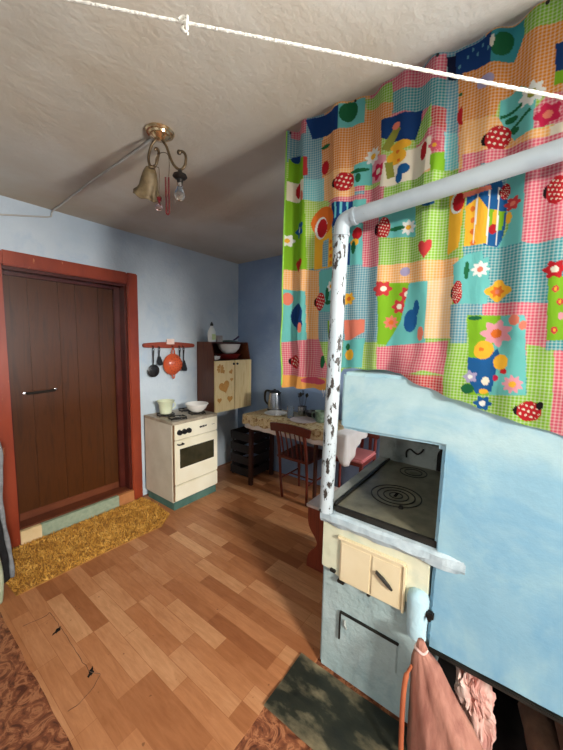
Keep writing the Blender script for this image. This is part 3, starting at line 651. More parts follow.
# ------------------------------------------------------------------ patchwork curtain
PATTERN = [
('P','g','bluegray',[0.756,1.896,0.391,1.842,0.355,1.414,0.736,1.353]),
('P','g','green',[0.94,1.497,0.371,1.507,0.344,1.323,0.934,1.25]),
('P','g','green',[0.361,2.05,0.15,2.016,0.09,1.287,0.433,1.221]),
('P','g','teal',[0.185,1.828,-0.069,1.816,-0.092,1.628,0.172,1.642]),
('P','g','pink',[0.916,2.466,0.814,2.455,0.817,2.384,0.914,2.408]),
('P','g','bluegray',[0.915,2.417,0.743,2.371,0.731,2.182,0.822,2.202,0.831,2.288,0.918,2.314]),
('P','s','navy',[0.819,2.444,0.658,2.441,0.663,2.351,0.79,2.362]),
('P','s','turq',[0.662,2.443,0.564,2.446,0.563,2.351,0.663,2.351]),
('E','s','dkgreen',[0.624,2.41,0.035,0.037]),
('P','g','green',[0.565,2.439,0.446,2.447,0.446,2.365,0.557,2.398]),
('P','g','orange',[0.747,2.347,0.663,2.351,0.563,2.355,0.557,2.402,0.49,2.386,0.483,2.184,0.605,2.196,0.741,2.176]),
('E','s','red',[0.725,2.231,0.019,0.027]),
('E','s','dkgreen',[0.726,2.315,0.023,0.008]),
('P','s','lime',[0.918,2.328,0.822,2.299,0.826,2.203,0.921,2.229]),
('E','s','navy',[0.889,2.324,0.024,0.016]),
('P','s','red2',[0.829,2.301,0.809,2.295,0.806,2.22,0.826,2.221]),
('P','s','cream',[0.921,2.229,0.822,2.207,0.822,2.086,0.924,2.109]),
('E','s','red',[0.873,2.184,0.02,0.033]),
('E','s','salmon',[0.837,2.139,0.012,0.027]),
('P','g','aqua',[0.822,2.207,0.729,2.192,0.725,2.088,0.825,2.111]),
('P','g','peach',[0.731,2.195,0.592,2.2,0.586,2.075,0.727,2.088]),
('P','g','pink',[0.707,2.091,0.586,2.087,0.454,2.085,0.45,2.027,0.543,2.029,0.706,2.065]),
('P','s','turq',[0.596,2.202,0.522,2.218,0.517,2.117,0.592,2.121]),
('P','s','pinks',[0.527,2.22,0.464,2.2,0.461,2.106,0.522,2.12]),
('F','cream','magenta',[0.494,2.153,0.031,5]),
('F','yellow','white',[0.523,2.222,0.032,8]),
('E','s','dkgreen',[0.573,2.179,0.037,0.008]),
('E','s','dkgreen',[0.576,2.152,0.011,0.018]),
('L','x','red',[0.631,2.147,0.039,0.036]),
('P','s','lime',[0.924,2.113,0.813,2.089,0.817,2.031,0.929,2.053]),
('P','g','lgreen',[0.823,2.11,0.686,2.082,0.767,2.021,0.82,2.031]),
('P','s','navy',[0.686,2.069,0.59,2.067,0.591,1.986,0.683,2.0]),
('P','s','aqua',[0.671,2.065,0.664,2.065,0.661,2.0,0.668,2.001]),
('P','s','aqua',[0.649,2.065,0.642,2.065,0.639,1.996,0.646,1.997]),
('P','s','aqua',[0.628,2.064,0.621,2.064,0.618,1.991,0.625,1.993]),
('P','s','aqua',[0.607,2.063,0.601,2.063,0.597,1.987,0.604,1.989]),
('P','s','turq',[0.594,2.069,0.541,2.068,0.543,2.025,0.592,2.015]),
('P','s','lime',[0.934,2.148,0.816,2.12,0.799,1.82,0.926,1.835]),
('F','white','blue',[0.852,2.004,0.036,5]),
('F','yellow','white',[0.915,1.965,0.029,6]),
('P','g','lgreen',[0.816,2.12,0.701,2.093,0.739,1.946,0.766,1.831,0.799,1.82]),
('P','s','yellow',[0.773,2.005,0.683,2.069,0.66,1.818,0.773,1.821]),
('P','s','navy',[0.683,2.074,0.592,2.067,0.594,1.995,0.673,1.976]),
('P','s','aqua',[0.665,2.073,0.657,2.073,0.654,2.012,0.662,2.009]),
('P','s','aqua',[0.642,2.07,0.634,2.07,0.631,2.008,0.639,2.004]),
('P','s','aqua',[0.619,2.068,0.612,2.068,0.609,2.003,0.616,2.0]),
('E','s','orangeS',[0.729,2.017,0.06,0.058]),
('E','s','white',[0.739,1.99,0.034,0.046]),
('E','s','red',[0.734,1.989,0.028,0.039]),
('P','g','bluegray',[0.726,1.933,0.695,1.939,0.697,1.822,0.728,1.826]),
('E','s','orangeS',[0.682,1.921,0.009,0.008]),
('E','s','orangeS',[0.681,1.892,0.009,0.008]),
('E','s','orangeS',[0.68,1.863,0.009,0.008]),
('E','s','orangeS',[0.679,1.834,0.009,0.008]),
('P','g','peach',[0.926,1.835,0.74,1.814,0.742,1.512,0.796,1.513,0.803,1.726,0.924,1.745]),
('H','s','red',[0.85,1.837,0.028,0.032]),
('P','s','turq',[0.928,1.745,0.803,1.726,0.788,1.497,0.925,1.495]),
('E','s','navy',[0.852,1.621,0.042,0.056]),
('E','s','navy',[0.832,1.58,0.025,0.029]),
('E','s','salmon',[0.908,1.699,0.021,0.029]),
('E','s','salmon',[0.822,1.563,0.012,0.023]),
('P','s','turq',[0.75,1.811,0.664,1.81,0.661,1.631,0.744,1.634]),
('L','x','red',[0.735,1.678,0.028,0.04]),
('E','s','dkgreen',[0.696,1.708,0.011,0.032]),
('E','s','dkgreen',[0.684,1.67,0.022,0.009]),
('F','yellow','white',[0.675,1.738,0.024,6]),
('P','g','pink',[0.553,1.987,0.457,1.981,0.457,1.794,0.542,1.804]),
('P','s','turq',[0.612,1.964,0.548,1.976,0.542,1.814,0.606,1.816]),
('P','s','navy',[0.609,1.894,0.596,1.912,0.595,1.817,0.606,1.819]),
('E','s','red',[0.569,1.937,0.02,0.024]),
('E','s','yellow',[0.577,1.904,0.018,0.014]),
('E','s','dkgreen',[0.582,1.885,0.01,0.026]),
('P','s','turq',[0.464,1.983,0.394,1.986,0.388,1.887,0.459,1.894]),
('P','g','green',[0.457,1.898,0.388,1.887,0.383,1.79,0.459,1.798]),
('L','x','red',[0.459,1.936,0.03,0.043]),
('F','orangeS','yellow',[0.591,1.68,0.027,6]),
('P','g','peach',[0.474,1.801,0.383,1.79,0.378,1.704,0.475,1.719]),
('P','s','lime',[0.468,1.68,0.378,1.713,0.364,1.493,0.458,1.494]),
('F','cream','red2',[0.456,1.71,0.032,6]),
('F','cream','red2',[0.393,1.644,0.026,6]),
('F','orangeS','salmon',[0.413,1.581,0.027,8]),
('E','s','red2',[0.449,1.613,0.007,0.007]),
('E','s','red2',[0.448,1.545,0.007,0.007]),
('E','s','dkgreen',[0.443,1.77,0.01,0.027]),
('P','g','pink',[0.925,1.495,0.739,1.514,0.665,1.342,0.921,1.332]),
('L','x','red',[0.854,1.404,0.034,0.033]),
('E','s','dkgreen',[0.712,1.412,0.013,0.029]),
('P','s','peach',[0.944,1.337,0.665,1.339,0.694,1.277,0.942,1.249]),
('E','s','pink',[0.748,1.323,0.059,0.016]),
('P','s','lime',[0.688,1.594,0.663,1.594,0.662,1.414,0.68,1.413]),
('P','s','salmon',[0.61,1.593,0.523,1.596,0.522,1.545,0.594,1.503,0.606,1.503]),
('P','s','turq',[0.612,1.508,0.517,1.52,0.516,1.4,0.613,1.393]),
('E','s','yellow',[0.58,1.449,0.02,0.023]),
('E','s','dkgreen',[0.591,1.482,0.009,0.015]),
('P','g','lgreen',[0.521,1.496,0.456,1.501,0.451,1.401,0.519,1.396]),
('P','g','pink',[0.458,1.486,0.364,1.488,0.341,1.379,0.453,1.396]),
('P','g','pink',[0.455,2.443,0.276,2.454,0.272,2.368,0.449,2.405]),
('P','g','teal',[0.449,2.409,0.312,2.386,0.271,2.374,0.266,2.285,0.341,2.31,0.449,2.337]),
('P','g','orange',[0.5,2.393,0.447,2.373,0.449,2.33,0.496,2.326]),
('P','s','navy',[0.253,2.452,0.179,2.453,0.176,2.369,0.244,2.368]),
('E','s','bluegray',[0.237,2.404,0.004,0.006]),
('E','s','bluegray',[0.225,2.428,0.004,0.006]),
('E','s','bluegray',[0.21,2.401,0.004,0.006]),
('E','s','bluegray',[0.199,2.426,0.004,0.006]),
('E','s','bluegray',[0.185,2.399,0.004,0.006]),
('P','s','dknavy',[0.276,2.444,0.251,2.445,0.244,2.347,0.266,2.356]),
('P','s','navy',[0.491,2.331,0.345,2.315,0.35,2.22,0.44,2.236,0.487,2.267]),
('P','s','olive',[0.483,2.224,0.435,2.293,0.413,2.274,0.454,2.208]),
('E','s','salmon',[0.431,2.288,0.015,0.012]),
('P','g','green',[0.346,2.278,0.309,2.308,0.304,2.239,0.356,2.201,0.366,2.221]),
('P','g','red2',[0.31,2.295,0.268,2.285,0.267,2.221,0.306,2.235]),
('P','g','pink',[0.306,2.236,0.267,2.222,0.263,2.158,0.305,2.175]),
('P','g','bluegray',[0.273,2.376,0.239,2.364,0.227,2.194,0.263,2.211]),
('P','g','orange',[0.239,2.366,0.173,2.37,0.162,2.222,0.223,2.197]),
('E','s','red',[0.215,2.249,0.019,0.03]),
('E','s','dkgreen',[0.216,2.316,0.017,0.007]),
('E','s','lilac',[0.176,2.339,0.014,0.018]),
('P','g','aqua',[0.268,2.213,0.228,2.199,0.217,2.083,0.261,2.09]),
('P','g','peach',[0.225,2.198,0.162,2.226,0.152,2.084,0.214,2.076]),
('P','s','cream',[0.437,2.184,0.305,2.205,0.299,2.1,0.335,2.089,0.431,2.079,0.484,2.092,0.472,2.176]),
('E','s','yellow',[0.425,2.18,0.036,0.025]),
('E','s','yellow',[0.412,2.216,0.037,0.016]),
('E','s','orangeS',[0.422,2.198,0.007,0.006]),
('E','s','orangeS',[0.417,2.167,0.006,0.006]),
('E','s','blue',[0.399,2.133,0.022,0.018]),
('E','s','blue',[0.413,2.107,0.013,0.019]),
('P','s','olive',[0.468,2.171,0.44,2.17,0.429,2.115,0.456,2.112]),
('E','s','red',[0.329,2.168,0.013,0.03]),
('P','s','lime',[0.305,2.143,0.263,2.151,0.26,2.086,0.301,2.091]),
('F','yellow','pink',[0.293,2.171,0.02,5]),
('P','g','green',[0.467,2.084,0.328,2.09,0.26,2.091,0.216,2.08,0.214,2.053,0.464,2.03]),
('P','g','pink',[0.217,2.077,0.155,2.088,0.153,2.062,0.215,2.053]),
('P','s','navy',[0.232,2.453,0.153,2.456,0.148,2.369,0.227,2.377]),
('E','s','bluegray',[0.215,2.423,0.003,0.006]),
('E','s','bluegray',[0.202,2.44,0.003,0.006]),
('E','s','bluegray',[0.187,2.419,0.003,0.006]),
('E','s','bluegray',[0.174,2.436,0.003,0.006]),
('E','s','bluegray',[0.159,2.416,0.003,0.006]),
('P','s','teal',[0.154,2.457,0.07,2.459,0.067,2.369,0.088,2.356,0.148,2.366]),
('E','s','dkgreen',[0.122,2.415,0.029,0.033]),
('E','s','cream',[0.149,2.431,0.006,0.017]),
('P','g','green',[0.072,2.457,-0.017,2.462,-0.024,2.386,0.068,2.407]),
('P','g','orange',[0.227,2.379,0.148,2.37,0.088,2.358,0.068,2.41,-0.023,2.391,-0.039,2.2,0.028,2.228,0.075,2.247,0.117,2.252,0.125,2.21,0.216,2.228]),
('E','s','lilac',[0.159,2.324,0.024,0.019]),
('P','s','navy',[-0.007,2.341,-0.028,2.335,-0.034,2.261,-0.012,2.268]),
('P','s','lime',[-0.011,2.267,-0.034,2.261,-0.037,2.228,-0.012,2.233]),
('P','s','turq',[0.115,2.254,0.067,2.276,0.026,2.227,0.024,2.132,0.07,2.124,0.116,2.201]),
('P','g','pink',[0.029,2.183,-0.001,2.216,-0.039,2.206,-0.045,2.129,0.025,2.132]),
('F','olive','white',[0.037,2.232,0.033,8]),
('P','s','dkgreen',[0.086,2.163,0.038,2.195,0.034,2.187,0.082,2.154]),
('P','s','dkgreen',[0.114,2.209,0.06,2.224,0.057,2.215,0.111,2.2]),
('E','s','dkgreen',[0.083,2.191,0.017,0.01]),
('E','s','dkgreen',[0.07,2.154,0.01,0.009]),
('F','salmon','magenta',[-0.005,2.161,0.033,5]),
('P','g','peach',[0.216,2.23,0.117,2.207,0.07,2.126,0.024,2.13,-0.046,2.125,-0.05,2.075,0.207,2.095]),
('L','x','red',[0.113,2.145,0.034,0.037]),
('P','s','cream',[-0.013,2.126,-0.046,2.128,-0.049,2.086,-0.015,2.097]),
('P','g','pink',[0.209,2.122,-0.048,2.098,-0.052,2.058,0.206,2.082]),
('P','s','turq',[0.48,1.987,0.349,1.998,0.342,1.883,0.42,1.891,0.476,1.9]),
('F','yellow','white',[0.37,1.925,0.027,8]),
('L','x','red',[0.459,1.936,0.023,0.04]),
('E','s','dkgreen',[0.41,1.927,0.029,0.008]),
('P','g','green',[0.476,1.904,0.338,1.886,0.332,1.785,0.47,1.798]),
('P','g','green',[0.348,2.014,0.237,2.013,0.227,1.775,0.276,1.8,0.334,1.791]),
('E','s','blue',[0.303,1.988,0.021,0.011]),
('P','s','yellow',[0.239,2.004,0.189,1.998,0.198,1.826,0.232,1.804]),
('E','s','white',[0.213,1.972,0.021,0.035]),
('E','s','red',[0.209,1.973,0.018,0.03]),
('P','g','peach',[0.47,1.8,0.196,1.792,0.194,1.698,0.297,1.717,0.467,1.733]),
('E','s','lilac',[0.372,1.767,0.018,0.016]),
('H','s','red2',[0.304,1.826,0.023,0.033]),
('P','s','lime',[0.467,1.735,0.355,1.725,0.379,1.58,0.456,1.525]),
('F','cream','red2',[0.447,1.709,0.031,6]),
('F','cream','red2',[0.362,1.685,0.029,6]),
('F','cream','red2',[0.388,1.64,0.029,6]),
('F','orangeS','salmon',[0.415,1.581,0.027,8]),
('P','s','turq',[0.355,1.725,0.285,1.724,0.281,1.475,0.428,1.489,0.379,1.584]),
('E','s','blue',[0.342,1.585,0.025,0.042]),
('E','s','blue',[0.324,1.631,0.011,0.03]),
('E','s','salmon',[0.302,1.538,0.011,0.026]),
('P','g','lpeach',[0.287,1.724,0.206,1.735,0.2,1.522,0.287,1.521]),
('P','s','turq',[0.211,1.77,0.173,1.799,0.128,1.805,0.115,1.632,0.166,1.636,0.199,1.636]),
('L','x','red',[0.192,1.676,0.016,0.039]),
('E','s','dkgreen',[0.17,1.729,0.009,0.036]),
('E','s','dkgreen',[0.155,1.681,0.02,0.008]),
('P','g','bluegray',[0.209,1.636,0.116,1.637,0.113,1.596,0.158,1.592,0.151,1.501,0.201,1.5]),
('P','g','pink',[0.454,1.485,0.209,1.514,0.189,1.395,0.274,1.409,0.352,1.38,0.45,1.406]),
('P','g','red2',[0.353,1.391,0.189,1.395,0.199,1.314,0.256,1.334]),
('P','g','green',[0.21,1.505,0.15,1.506,0.134,1.394,0.084,1.288,0.201,1.335]),
('P','s','blue',[0.187,1.991,0.094,2.02,0.074,1.952,0.075,1.868,0.084,1.813,0.127,1.822,0.132,1.897,0.183,1.946]),
('P','s','yellow',[0.187,1.954,0.151,1.977,0.122,1.932,0.121,1.828,0.181,1.824]),
('E','s','orangeS',[0.166,1.942,0.007,0.009]),
('E','s','orangeS',[0.163,1.906,0.007,0.009]),
('E','s','orangeS',[0.161,1.87,0.007,0.009]),
('E','s','orangeS',[0.158,1.834,0.007,0.009]),
('P','s','lime',[0.123,1.936,0.078,1.923,0.082,1.866,0.121,1.867]),
('P','s','yellow',[0.108,1.931,0.095,1.928,0.097,1.866,0.109,1.867]),
('E','s','red',[0.106,1.871,0.012,0.015]),
('P','s','white',[0.156,2.013,0.152,2.013,0.155,1.83,0.159,1.83]),
('P','s','white',[0.125,2.005,0.121,2.005,0.117,1.824,0.121,1.823]),
('P','s','white',[0.101,1.998,0.097,1.999,0.092,1.82,0.096,1.82]),
('P','s','salmon',[0.197,1.999,0.122,2.007,0.118,1.993,0.196,1.981]),
('P','s','turq',[0.082,2.017,0.034,2.022,0.02,1.814,0.09,1.814,0.065,1.87]),
('L','x','red',[0.082,1.982,0.013,0.024]),
('F','salmon','red2',[0.06,1.939,0.022,6]),
('E','s','yellow',[0.067,1.9,0.008,0.018]),
('P','g','pink',[0.035,2.02,-0.058,2.029,-0.076,1.815,-0.006,1.805,0.027,1.815]),
('L','x','red',[-0.043,1.947,0.024,0.038]),
('P','s','turq',[0.184,1.762,0.109,1.785,0.104,1.638,0.175,1.642]),
('F','salmon','white',[0.131,1.747,0.026,8]),
('E','s','dkgreen',[0.169,1.746,0.007,0.031]),
('E','s','dkgreen',[0.149,1.692,0.025,0.007]),
('P','s','turq',[0.181,1.72,0.102,1.712,0.103,1.633,0.175,1.637]),
('F','orangeS','yellow',[0.078,1.675,0.036,4]),
('E','s','yellow',[0.078,1.673,0.025,0.028]),
('F','salmon','orangeS',[0.08,1.673,0.019,6]),
('P','s','lime',[-0.044,1.707,-0.082,1.703,-0.098,1.516,-0.056,1.519]),
('E','s','red2',[-0.064,1.669,0.008,0.01]),
('E','s','yellow',[-0.064,1.669,0.003,0.005]),
('E','s','red2',[-0.077,1.632,0.008,0.01]),
('E','s','yellow',[-0.077,1.632,0.003,0.005]),
('E','s','red2',[-0.071,1.549,0.008,0.011]),
('E','s','yellow',[-0.071,1.549,0.003,0.005]),
('E','s','pinks',[-0.083,1.591,0.007,0.011]),
('F','cream','red',[-0.057,1.725,0.028,6]),
('P','s','lime',[0.156,1.599,0.001,1.595,-0.019,1.357,0.129,1.339]),
('P','s','turq',[0.074,1.539,0.062,1.596,0.001,1.595,-0.019,1.357,0.072,1.346,0.087,1.437]),
('E','s','salmon',[0.028,1.581,0.014,0.017]),
('E','s','salmon',[0.005,1.564,0.01,0.014]),
('F','orangeS','pinks',[0.072,1.539,0.044,7]),
('P','s','blue',[0.143,1.46,0.095,1.457,0.065,1.49,0.056,1.472,0.061,1.41,0.067,1.358,0.106,1.347,0.133,1.392]),
('E','s','yellow',[0.102,1.485,0.027,0.03]),
('E','s','yellow',[0.052,1.449,0.019,0.024]),
('E','s','orangeS',[0.108,1.487,0.008,0.006]),
('E','s','red',[0.042,1.421,0.009,0.008]),
('E','s','magenta',[0.06,1.4,0.007,0.009]),
('E','s','cream',[0.085,1.389,0.01,0.013]),
('E','s','yellow',[0.087,1.356,0.012,0.008]),
('E','s','dkgreen',[0.134,1.589,0.02,0.007]),
('F','yellow','pinks',[0.016,1.386,0.027,9]),
('P','g','green',[-0.009,1.508,-0.077,1.491,-0.089,1.232,0.133,1.186,0.144,1.338,-0.02,1.357]),
('P','g','teal',[-0.056,1.517,-0.097,1.52,-0.099,1.489,-0.055,1.49]),
('P','g','pink',[-0.075,1.488,-0.099,1.489,-0.115,1.238,-0.082,1.231]),
('L','x','red',[-0.029,1.31,0.029,0.03]),
('E','s','black',[-0.053,1.33,0.009,0.012]),
('F','white','blue',[0.087,1.319,0.025,6]),
('E','s','dkgreen',[0.131,1.361,0.018,0.016]),
('F','white','lilac',[0.127,1.399,0.02,5]),
]

PAL = dict(green=(138, 190, 44), lgreen=(168, 204, 70), lime=(132, 186, 36), pink=(222, 92, 112), pinks=(238, 158, 168), teal=(60, 150, 156), aqua=(112, 198, 202),
    turq=(112, 196, 188), bluegray=(96, 156, 170), peach=(250, 176, 92), lpeach=(250, 200, 140), orange=(232, 138, 28), navy=(22, 62, 118), dknavy=(20, 26, 56), blue=(28, 92, 150),  # orange: peach cells with shade at the curtain top put into the colour
    dkgreen=(30, 104, 62), red=(190, 30, 38), red2=(206, 62, 62), salmon=(236, 130, 104), cream=(244, 232, 206), yellow=(250, 184, 52), orangeS=(232, 116, 40),
    magenta=(206, 34, 76), white=(244, 242, 232), lilac=(176, 164, 196), olive=(150, 150, 60), black=(26, 18, 20))
def curtain_x(y, z):
    t = smoothstep(0.44, 0.30, y)*smoothstep(1.52, 1.37, z)
    base = 1.24-0.075*t
    u = 0.93-y
    fold = 0.0055*math.sin(u*38+1.2*math.sin(u*9))+0.0035*math.sin(u*71+z*2.0)+0.004*math.sin(u*17+z*3.1)
    fold *= 1.7+0.3*smoothstep(2.0, 2.44, z)
    fold += -0.012*math.exp(-((u-0.60-0.05*(z-1.8))/0.03)**2)*smoothstep(2.3, 2.0, z) + 0.010*math.exp(-((u-0.65-0.05*(z-1.8))/0.035)**2)*smoothstep(2.3, 2.0, z)
    diag = 0.006*math.sin((z-0.55*u)*20)*smoothstep(1.9, 1.5, z)
    if y > 0.70: fold += 0.012*math.sin((u-0.02)*44)*smoothstep(0.70, 0.78, y)
    if t > 0: fold *= (1-0.55*t); diag *= (1-0.7*t)
    return max(base+0.008+fold+diag, base-0.012)
BOT = [(0.945, 1.276), (0.929, 1.2775), (0.817, 1.284), (0.70, 1.287), (0.655, 1.288), (0.63, 1.345), (0.60, 1.392), (0.48, 1.394), (0.40, 1.396), (0.352, 1.388), (0.33, 1.377), (0.24, 1.3455), (0.119, 1.310), (0.038, 1.284), (-0.059, 1.262), (-0.109, 1.251), (-0.25, 1.232), (-0.45, 1.222)]
def interp(T, y):
    for (a, za), (b, zb) in zip(T, T[1:]):
        if b <= y <= a: return za+(zb-za)*(a-y)/(a-b)
    return T[-1][1] if y < T[-1][0] else T[0][1]
def paint(Y, Z):
    n = len(Y); col = np.zeros((n, 4), dtype=np.float32)
    def c(name): return np.array(lin(PAL[name]), dtype=np.float32)*0.80
    # ground of the cloth: a grid of checked patches wherever no motif is listed
    iy = np.floor((0.93-Y)/0.19).astype(int); iz = np.floor(Z/0.21).astype(int)
    names = ['green', 'pink', 'teal', 'peach', 'lgreen', 'bluegray']
    k = (iy*5+iz*7+iy*iz) % 6
    for i, nm in enumerate(names): col[k == i, :3] = c(nm)
    col[:, 3] = 1.0
    def put(m, nm, ging): col[m, :3] = c(nm); col[m, 3] = ging
    for t, kd, nm, d in PATTERN:
        if t == 'P':
            px_, pz_ = d[0::2], d[1::2]
            box_ = (Y >= min(px_)-1e-4) & (Y <= max(px_)+1e-4) & (Z >= min(pz_)-1e-4) & (Z <= max(pz_)+1e-4)
            idx = np.nonzero(box_)[0]; y = Y[idx]; z = Z[idx]; ins = np.zeros(len(idx), bool); j = len(px_)-1
            for i in range(len(px_)):
                cr = ((pz_[i] > z) != (pz_[j] > z))
                with np.errstate(divide='ignore', invalid='ignore'):
                    xx = (px_[j]-px_[i])*(z-pz_[i])/((pz_[j]-pz_[i]) or 1e-9)+px_[i]
                ins ^= cr & (y < xx); j = i
            m = np.zeros(n, bool); m[idx[ins]] = True; put(m, nm, 1.0 if kd == 'g' else 0.0)
        else:
            cy, cz = d[0], d[1]; dy = Y-cy; dz = Z-cz
            if t == 'H':
                hx = dy/d[2]; hz = dz/d[3]+0.1; put(hx**2+(1.25*hz-np.sqrt(np.abs(hx)))**2 <= 1.0, nm, 0.0)
            elif t == 'E': put((dy/max(d[2], 1e-4))**2+(dz/max(d[3], 1e-4))**2 <= 1, nm, 0.0)
            elif t == 'L':
                rr = (dy/d[2])**2+(dz/d[3])**2
                put(((dy-d[2]*0.85)/(d[2]*0.45))**2+((dz)/(d[3]*0.5))**2 <= 1, 'black', 0.0)
                put(rr <= 1, 'red', 0.0)
                s = min(d[2], d[3])*0.5
                dot = ((np.mod(dy+dz*0.5+s*0.5, s)-s*0.5)**2+(np.mod(dz-dy*0.3+s*0.5, s)-s*0.5)**2) <= (s*0.24)**2
                put((rr <= 0.8) & dot, 'cream', 0.0)
            elif t == 'F':
                r = d[2]; pet = int(d[3]); rad = np.hypot(dy, dz); an = np.arctan2(dz, dy)
                put(rad <= r*(0.85+0.16*np.cos(pet*an)), nm, 1.0 if (nm == 'pinks' and r > 0.05) else 0.0)
                put(rad <= r*0.34, kd, 0.0)
    return col
def build_curtain():
    y0, y1, ny, nz = 0.926, -0.34, 470, 440
    ys = np.linspace(y0, y1, ny)
    V = []; Yf = []; Zf = []
    for i, y in enumerate(ys):
        zt = ceil_z(y)-0.002; zb = interp(BOT, y)+0.0025*math.sin(y*60)
        for j in range(nz):
            s = j/(nz-1); z = zt+(zb-zt)*s
            V.append((curtain_x(y, z)-1.24, y-0.25, z-1.25)); Yf.append(y); Zf.append(z)
    F = [(i*nz+j, i*nz+j+1, (i+1)*nz+j+1, (i+1)*nz+j) for i in range(ny-1) for j in range(nz-1)]
    me = bpy.data.meshes.new('patchwork_curtain'); me.from_pydata(V, [], F)
    Yf = np.array(Yf); Zf = np.array(Zf); col = paint(Yf, Zf)
    a = me.color_attributes.new('print', 'FLOAT_COLOR', 'POINT'); a.data.foreach_set('color', col.ravel())
    uv = me.uv_layers.new(name='cloth'); li = np.empty(len(me.loops), dtype=np.int32); me.loops.foreach_get('vertex_index', li)
    U = np.stack([0.93-Yf[li], Zf[li]], 1).astype(np.float32); uv.data.foreach_set('uv', U.ravel())
    me.polygons.foreach_set('use_smooth', [True]*len(me.polygons)); me.materials.append(MAT['curtain_cotton'])
    cu = thing('patchwork_curtain', 'bright patchwork print curtain of checks, flowers and ladybirds hung from the ceiling over the stove', 'curtain', (1.24, 0.25, 1.25))
    o = bpy.data.objects.new('cloth', me); COL.objects.link(o); o.parent = cu; ORG['cloth'] = Vector((1.24, 0.25, 1.25))
    # hem rolled along the left edge and a frayed bottom hem
    bm = B(); pts = [(curtain_x(0.926, z)-0.001, 0.9265, z) for z in np.linspace(1.285, 2.44, 40)]
    tube(bm, pts, 0.0035, 6); part('side_hem', bm, 'hem_green', cu, True)
    bm = B()
    for k in range(9):
        y = 0.70-0.007*k-0.004*math.sin(k*2.3); z = 1.289; l = 0.018+0.016*abs(math.sin(k*1.7))
        tube(bm, [(curtain_x(y, z), y, z), (curtain_x(y, z)-0.003, y+0.003*math.sin(k), z-l*0.5), (curtain_x(y, z), y+0.008*math.sin(k*1.3), z-l)], 0.0012, 5)
    part('fringe', bm, 'rope_white', cu, True, label='loose white threads at the bottom left hem')
    for y in (0.915, 0.60, 0.30, 0.02, -0.25):
        bm = B(); z = ceil_z(y); x = curtain_x(y, z-0.01)
        tube(bm, [(x-0.006, y, z-0.012), (x-0.003, y, z-0.012), (x-0.003, y, z-0.012), (x+0.006, y, z-0.010)], [0.005, 0.005, 0.002, 0.002], 8)
        part('nail', bm, 'black_iron', cu, True)
mottled('hem_green', (120, 176, 60), (140, 190, 70), 20, 0.85)
build_curtain()

# ------------------------------------------------------------------ cooker and what stands on it
ck = thing('gas_cooker', 'cream enamelled gas cooker with oven window beside the brown door', 'cooker', (1.82, 2.54, 0.003))
X0, X1, Y0, Y1 = 1.572, 2.066, 2.312, 2.755
bm = bx(X0, X1, Y0+0.012, Y1, 0.075, 0.770, 0.006); part('body', bm, 'cooker_side', ck)
bm = B(); box(bm, X0+0.004, X0+0.02, Y0+0.004, Y0+0.013, 0.09, 0.77, 0.002); part('edge_strip', bm, 'cooker_edge', ck, label='brown worn strip along the front left edge')
part('plinth', bx(X0+0.01, X1-0.005, Y0+0.012, Y1-0.02, 0.003, 0.075, 0.004), 'cooker_base', ck, label='green painted plinth')
part('hob', bx(X0-0.004, X1+0.004, Y0-0.004, Y1, 0.770, 0.797, 0.006), 'cooker_top', ck, label='stained hob top')
cp = part('control_panel', bx(X0+0.018, X1-0.002, Y0-0.006, Y0+0.012, 0.638, 0.770, 0.004), 'cooker_enamel', ck)
for x in (1.632, 1.680, 1.728):
    bm = B(); lathe(bm, [(0, 0.024), (0.018, 0.023), (0.022, 0.018), (0.024, 0.0)], (x, Y0-0.006, 0.700), 20, Matrix.Rotation(PI/2, 4, 'X')); box(bm, x-0.003, x+0.003, Y0-0.034, Y0-0.006, 0.688, 0.712, 0.001); part('knob', bm, 'black_plastic', cp, True)
bm = B(); box(bm, 1.850, 1.875, Y0-0.009, Y0-0.006, 0.697, 0.712); box(bm, 1.880, 1.905, Y0-0.009, Y0-0.006, 0.697, 0.714); box(bm, 1.91, 1.93, Y0-0.009, Y0-0.006, 0.700, 0.713); part('switch', bm, 'black_plastic', cp)
bm = B(); box(bm, 1.995, 2.000, Y0-0.008, Y0-0.006, 0.70, 0.708); box(bm, 2.015, 2.022, Y0-0.008, Y0-0.006, 0.70, 0.707); part('indicator', bm, 'black_plastic', cp)
od = part('oven_door', bx(X0+0.016, X1-0.002, Y0-0.010, Y0+0.012, 0.236, 0.628, 0.006), 'cooker_enamel', ck)
part('oven_window', bx(1.632, 2.015, Y0-0.013, Y0-0.008, 0.378, 0.552, 0.006), 'oven_glass', od, label='dark oven glass')
bm = B(); tube(bm, spline([(1.61, Y0-0.012, 0.600), (1.61, Y0-0.036, 0.600), (1.63, Y0-0.040, 0.600), (1.655, Y0-0.036, 0.600), (1.655, Y0-0.012, 0.600)], 5), 0.007, 8); part('latch_knob', bm, 'black_plastic', od, True)
dw = part('drawer', bx(X0+0.016, X1-0.002, Y0-0.010, Y0+0.012, 0.092, 0.226, 0.006), 'cooker_enamel', ck)
BUR = [(1.690, 2.59), (1.690, 2.41), (1.925, 2.44), (1.945, 2.62)]
for x, y in BUR:
    bm = B(); lathe(bm, [(0, 0.806), (0.02, 0.806), (0.026, 0.803), (0.03, 0.797)], (x, y, 0), 20); part('burner', bm, 'black_iron', ck, True)
    bm = B(); disc_ring(bm, (x, y, 0), 0.072, 0.080, 0.803, 0.811, 28)
    for a in range(4): 
        t = a*PI/2+0.4; tube(bm, [(x+0.028*math.cos(t), y+0.028*math.sin(t), 0.811), (x+0.09*math.cos(t), y+0.09*math.sin(t), 0.811), (x+0.09*math.cos(t), y+0.09*math.sin(t), 0.797)], 0.004, 6)
    part('grate', bm, 'black_iron', ck, True)
mg = thing('enamel_mug', 'pale green enamel pot with a flared rim on the left rear burner', 'pot', (1.690, 2.59, 0.815))
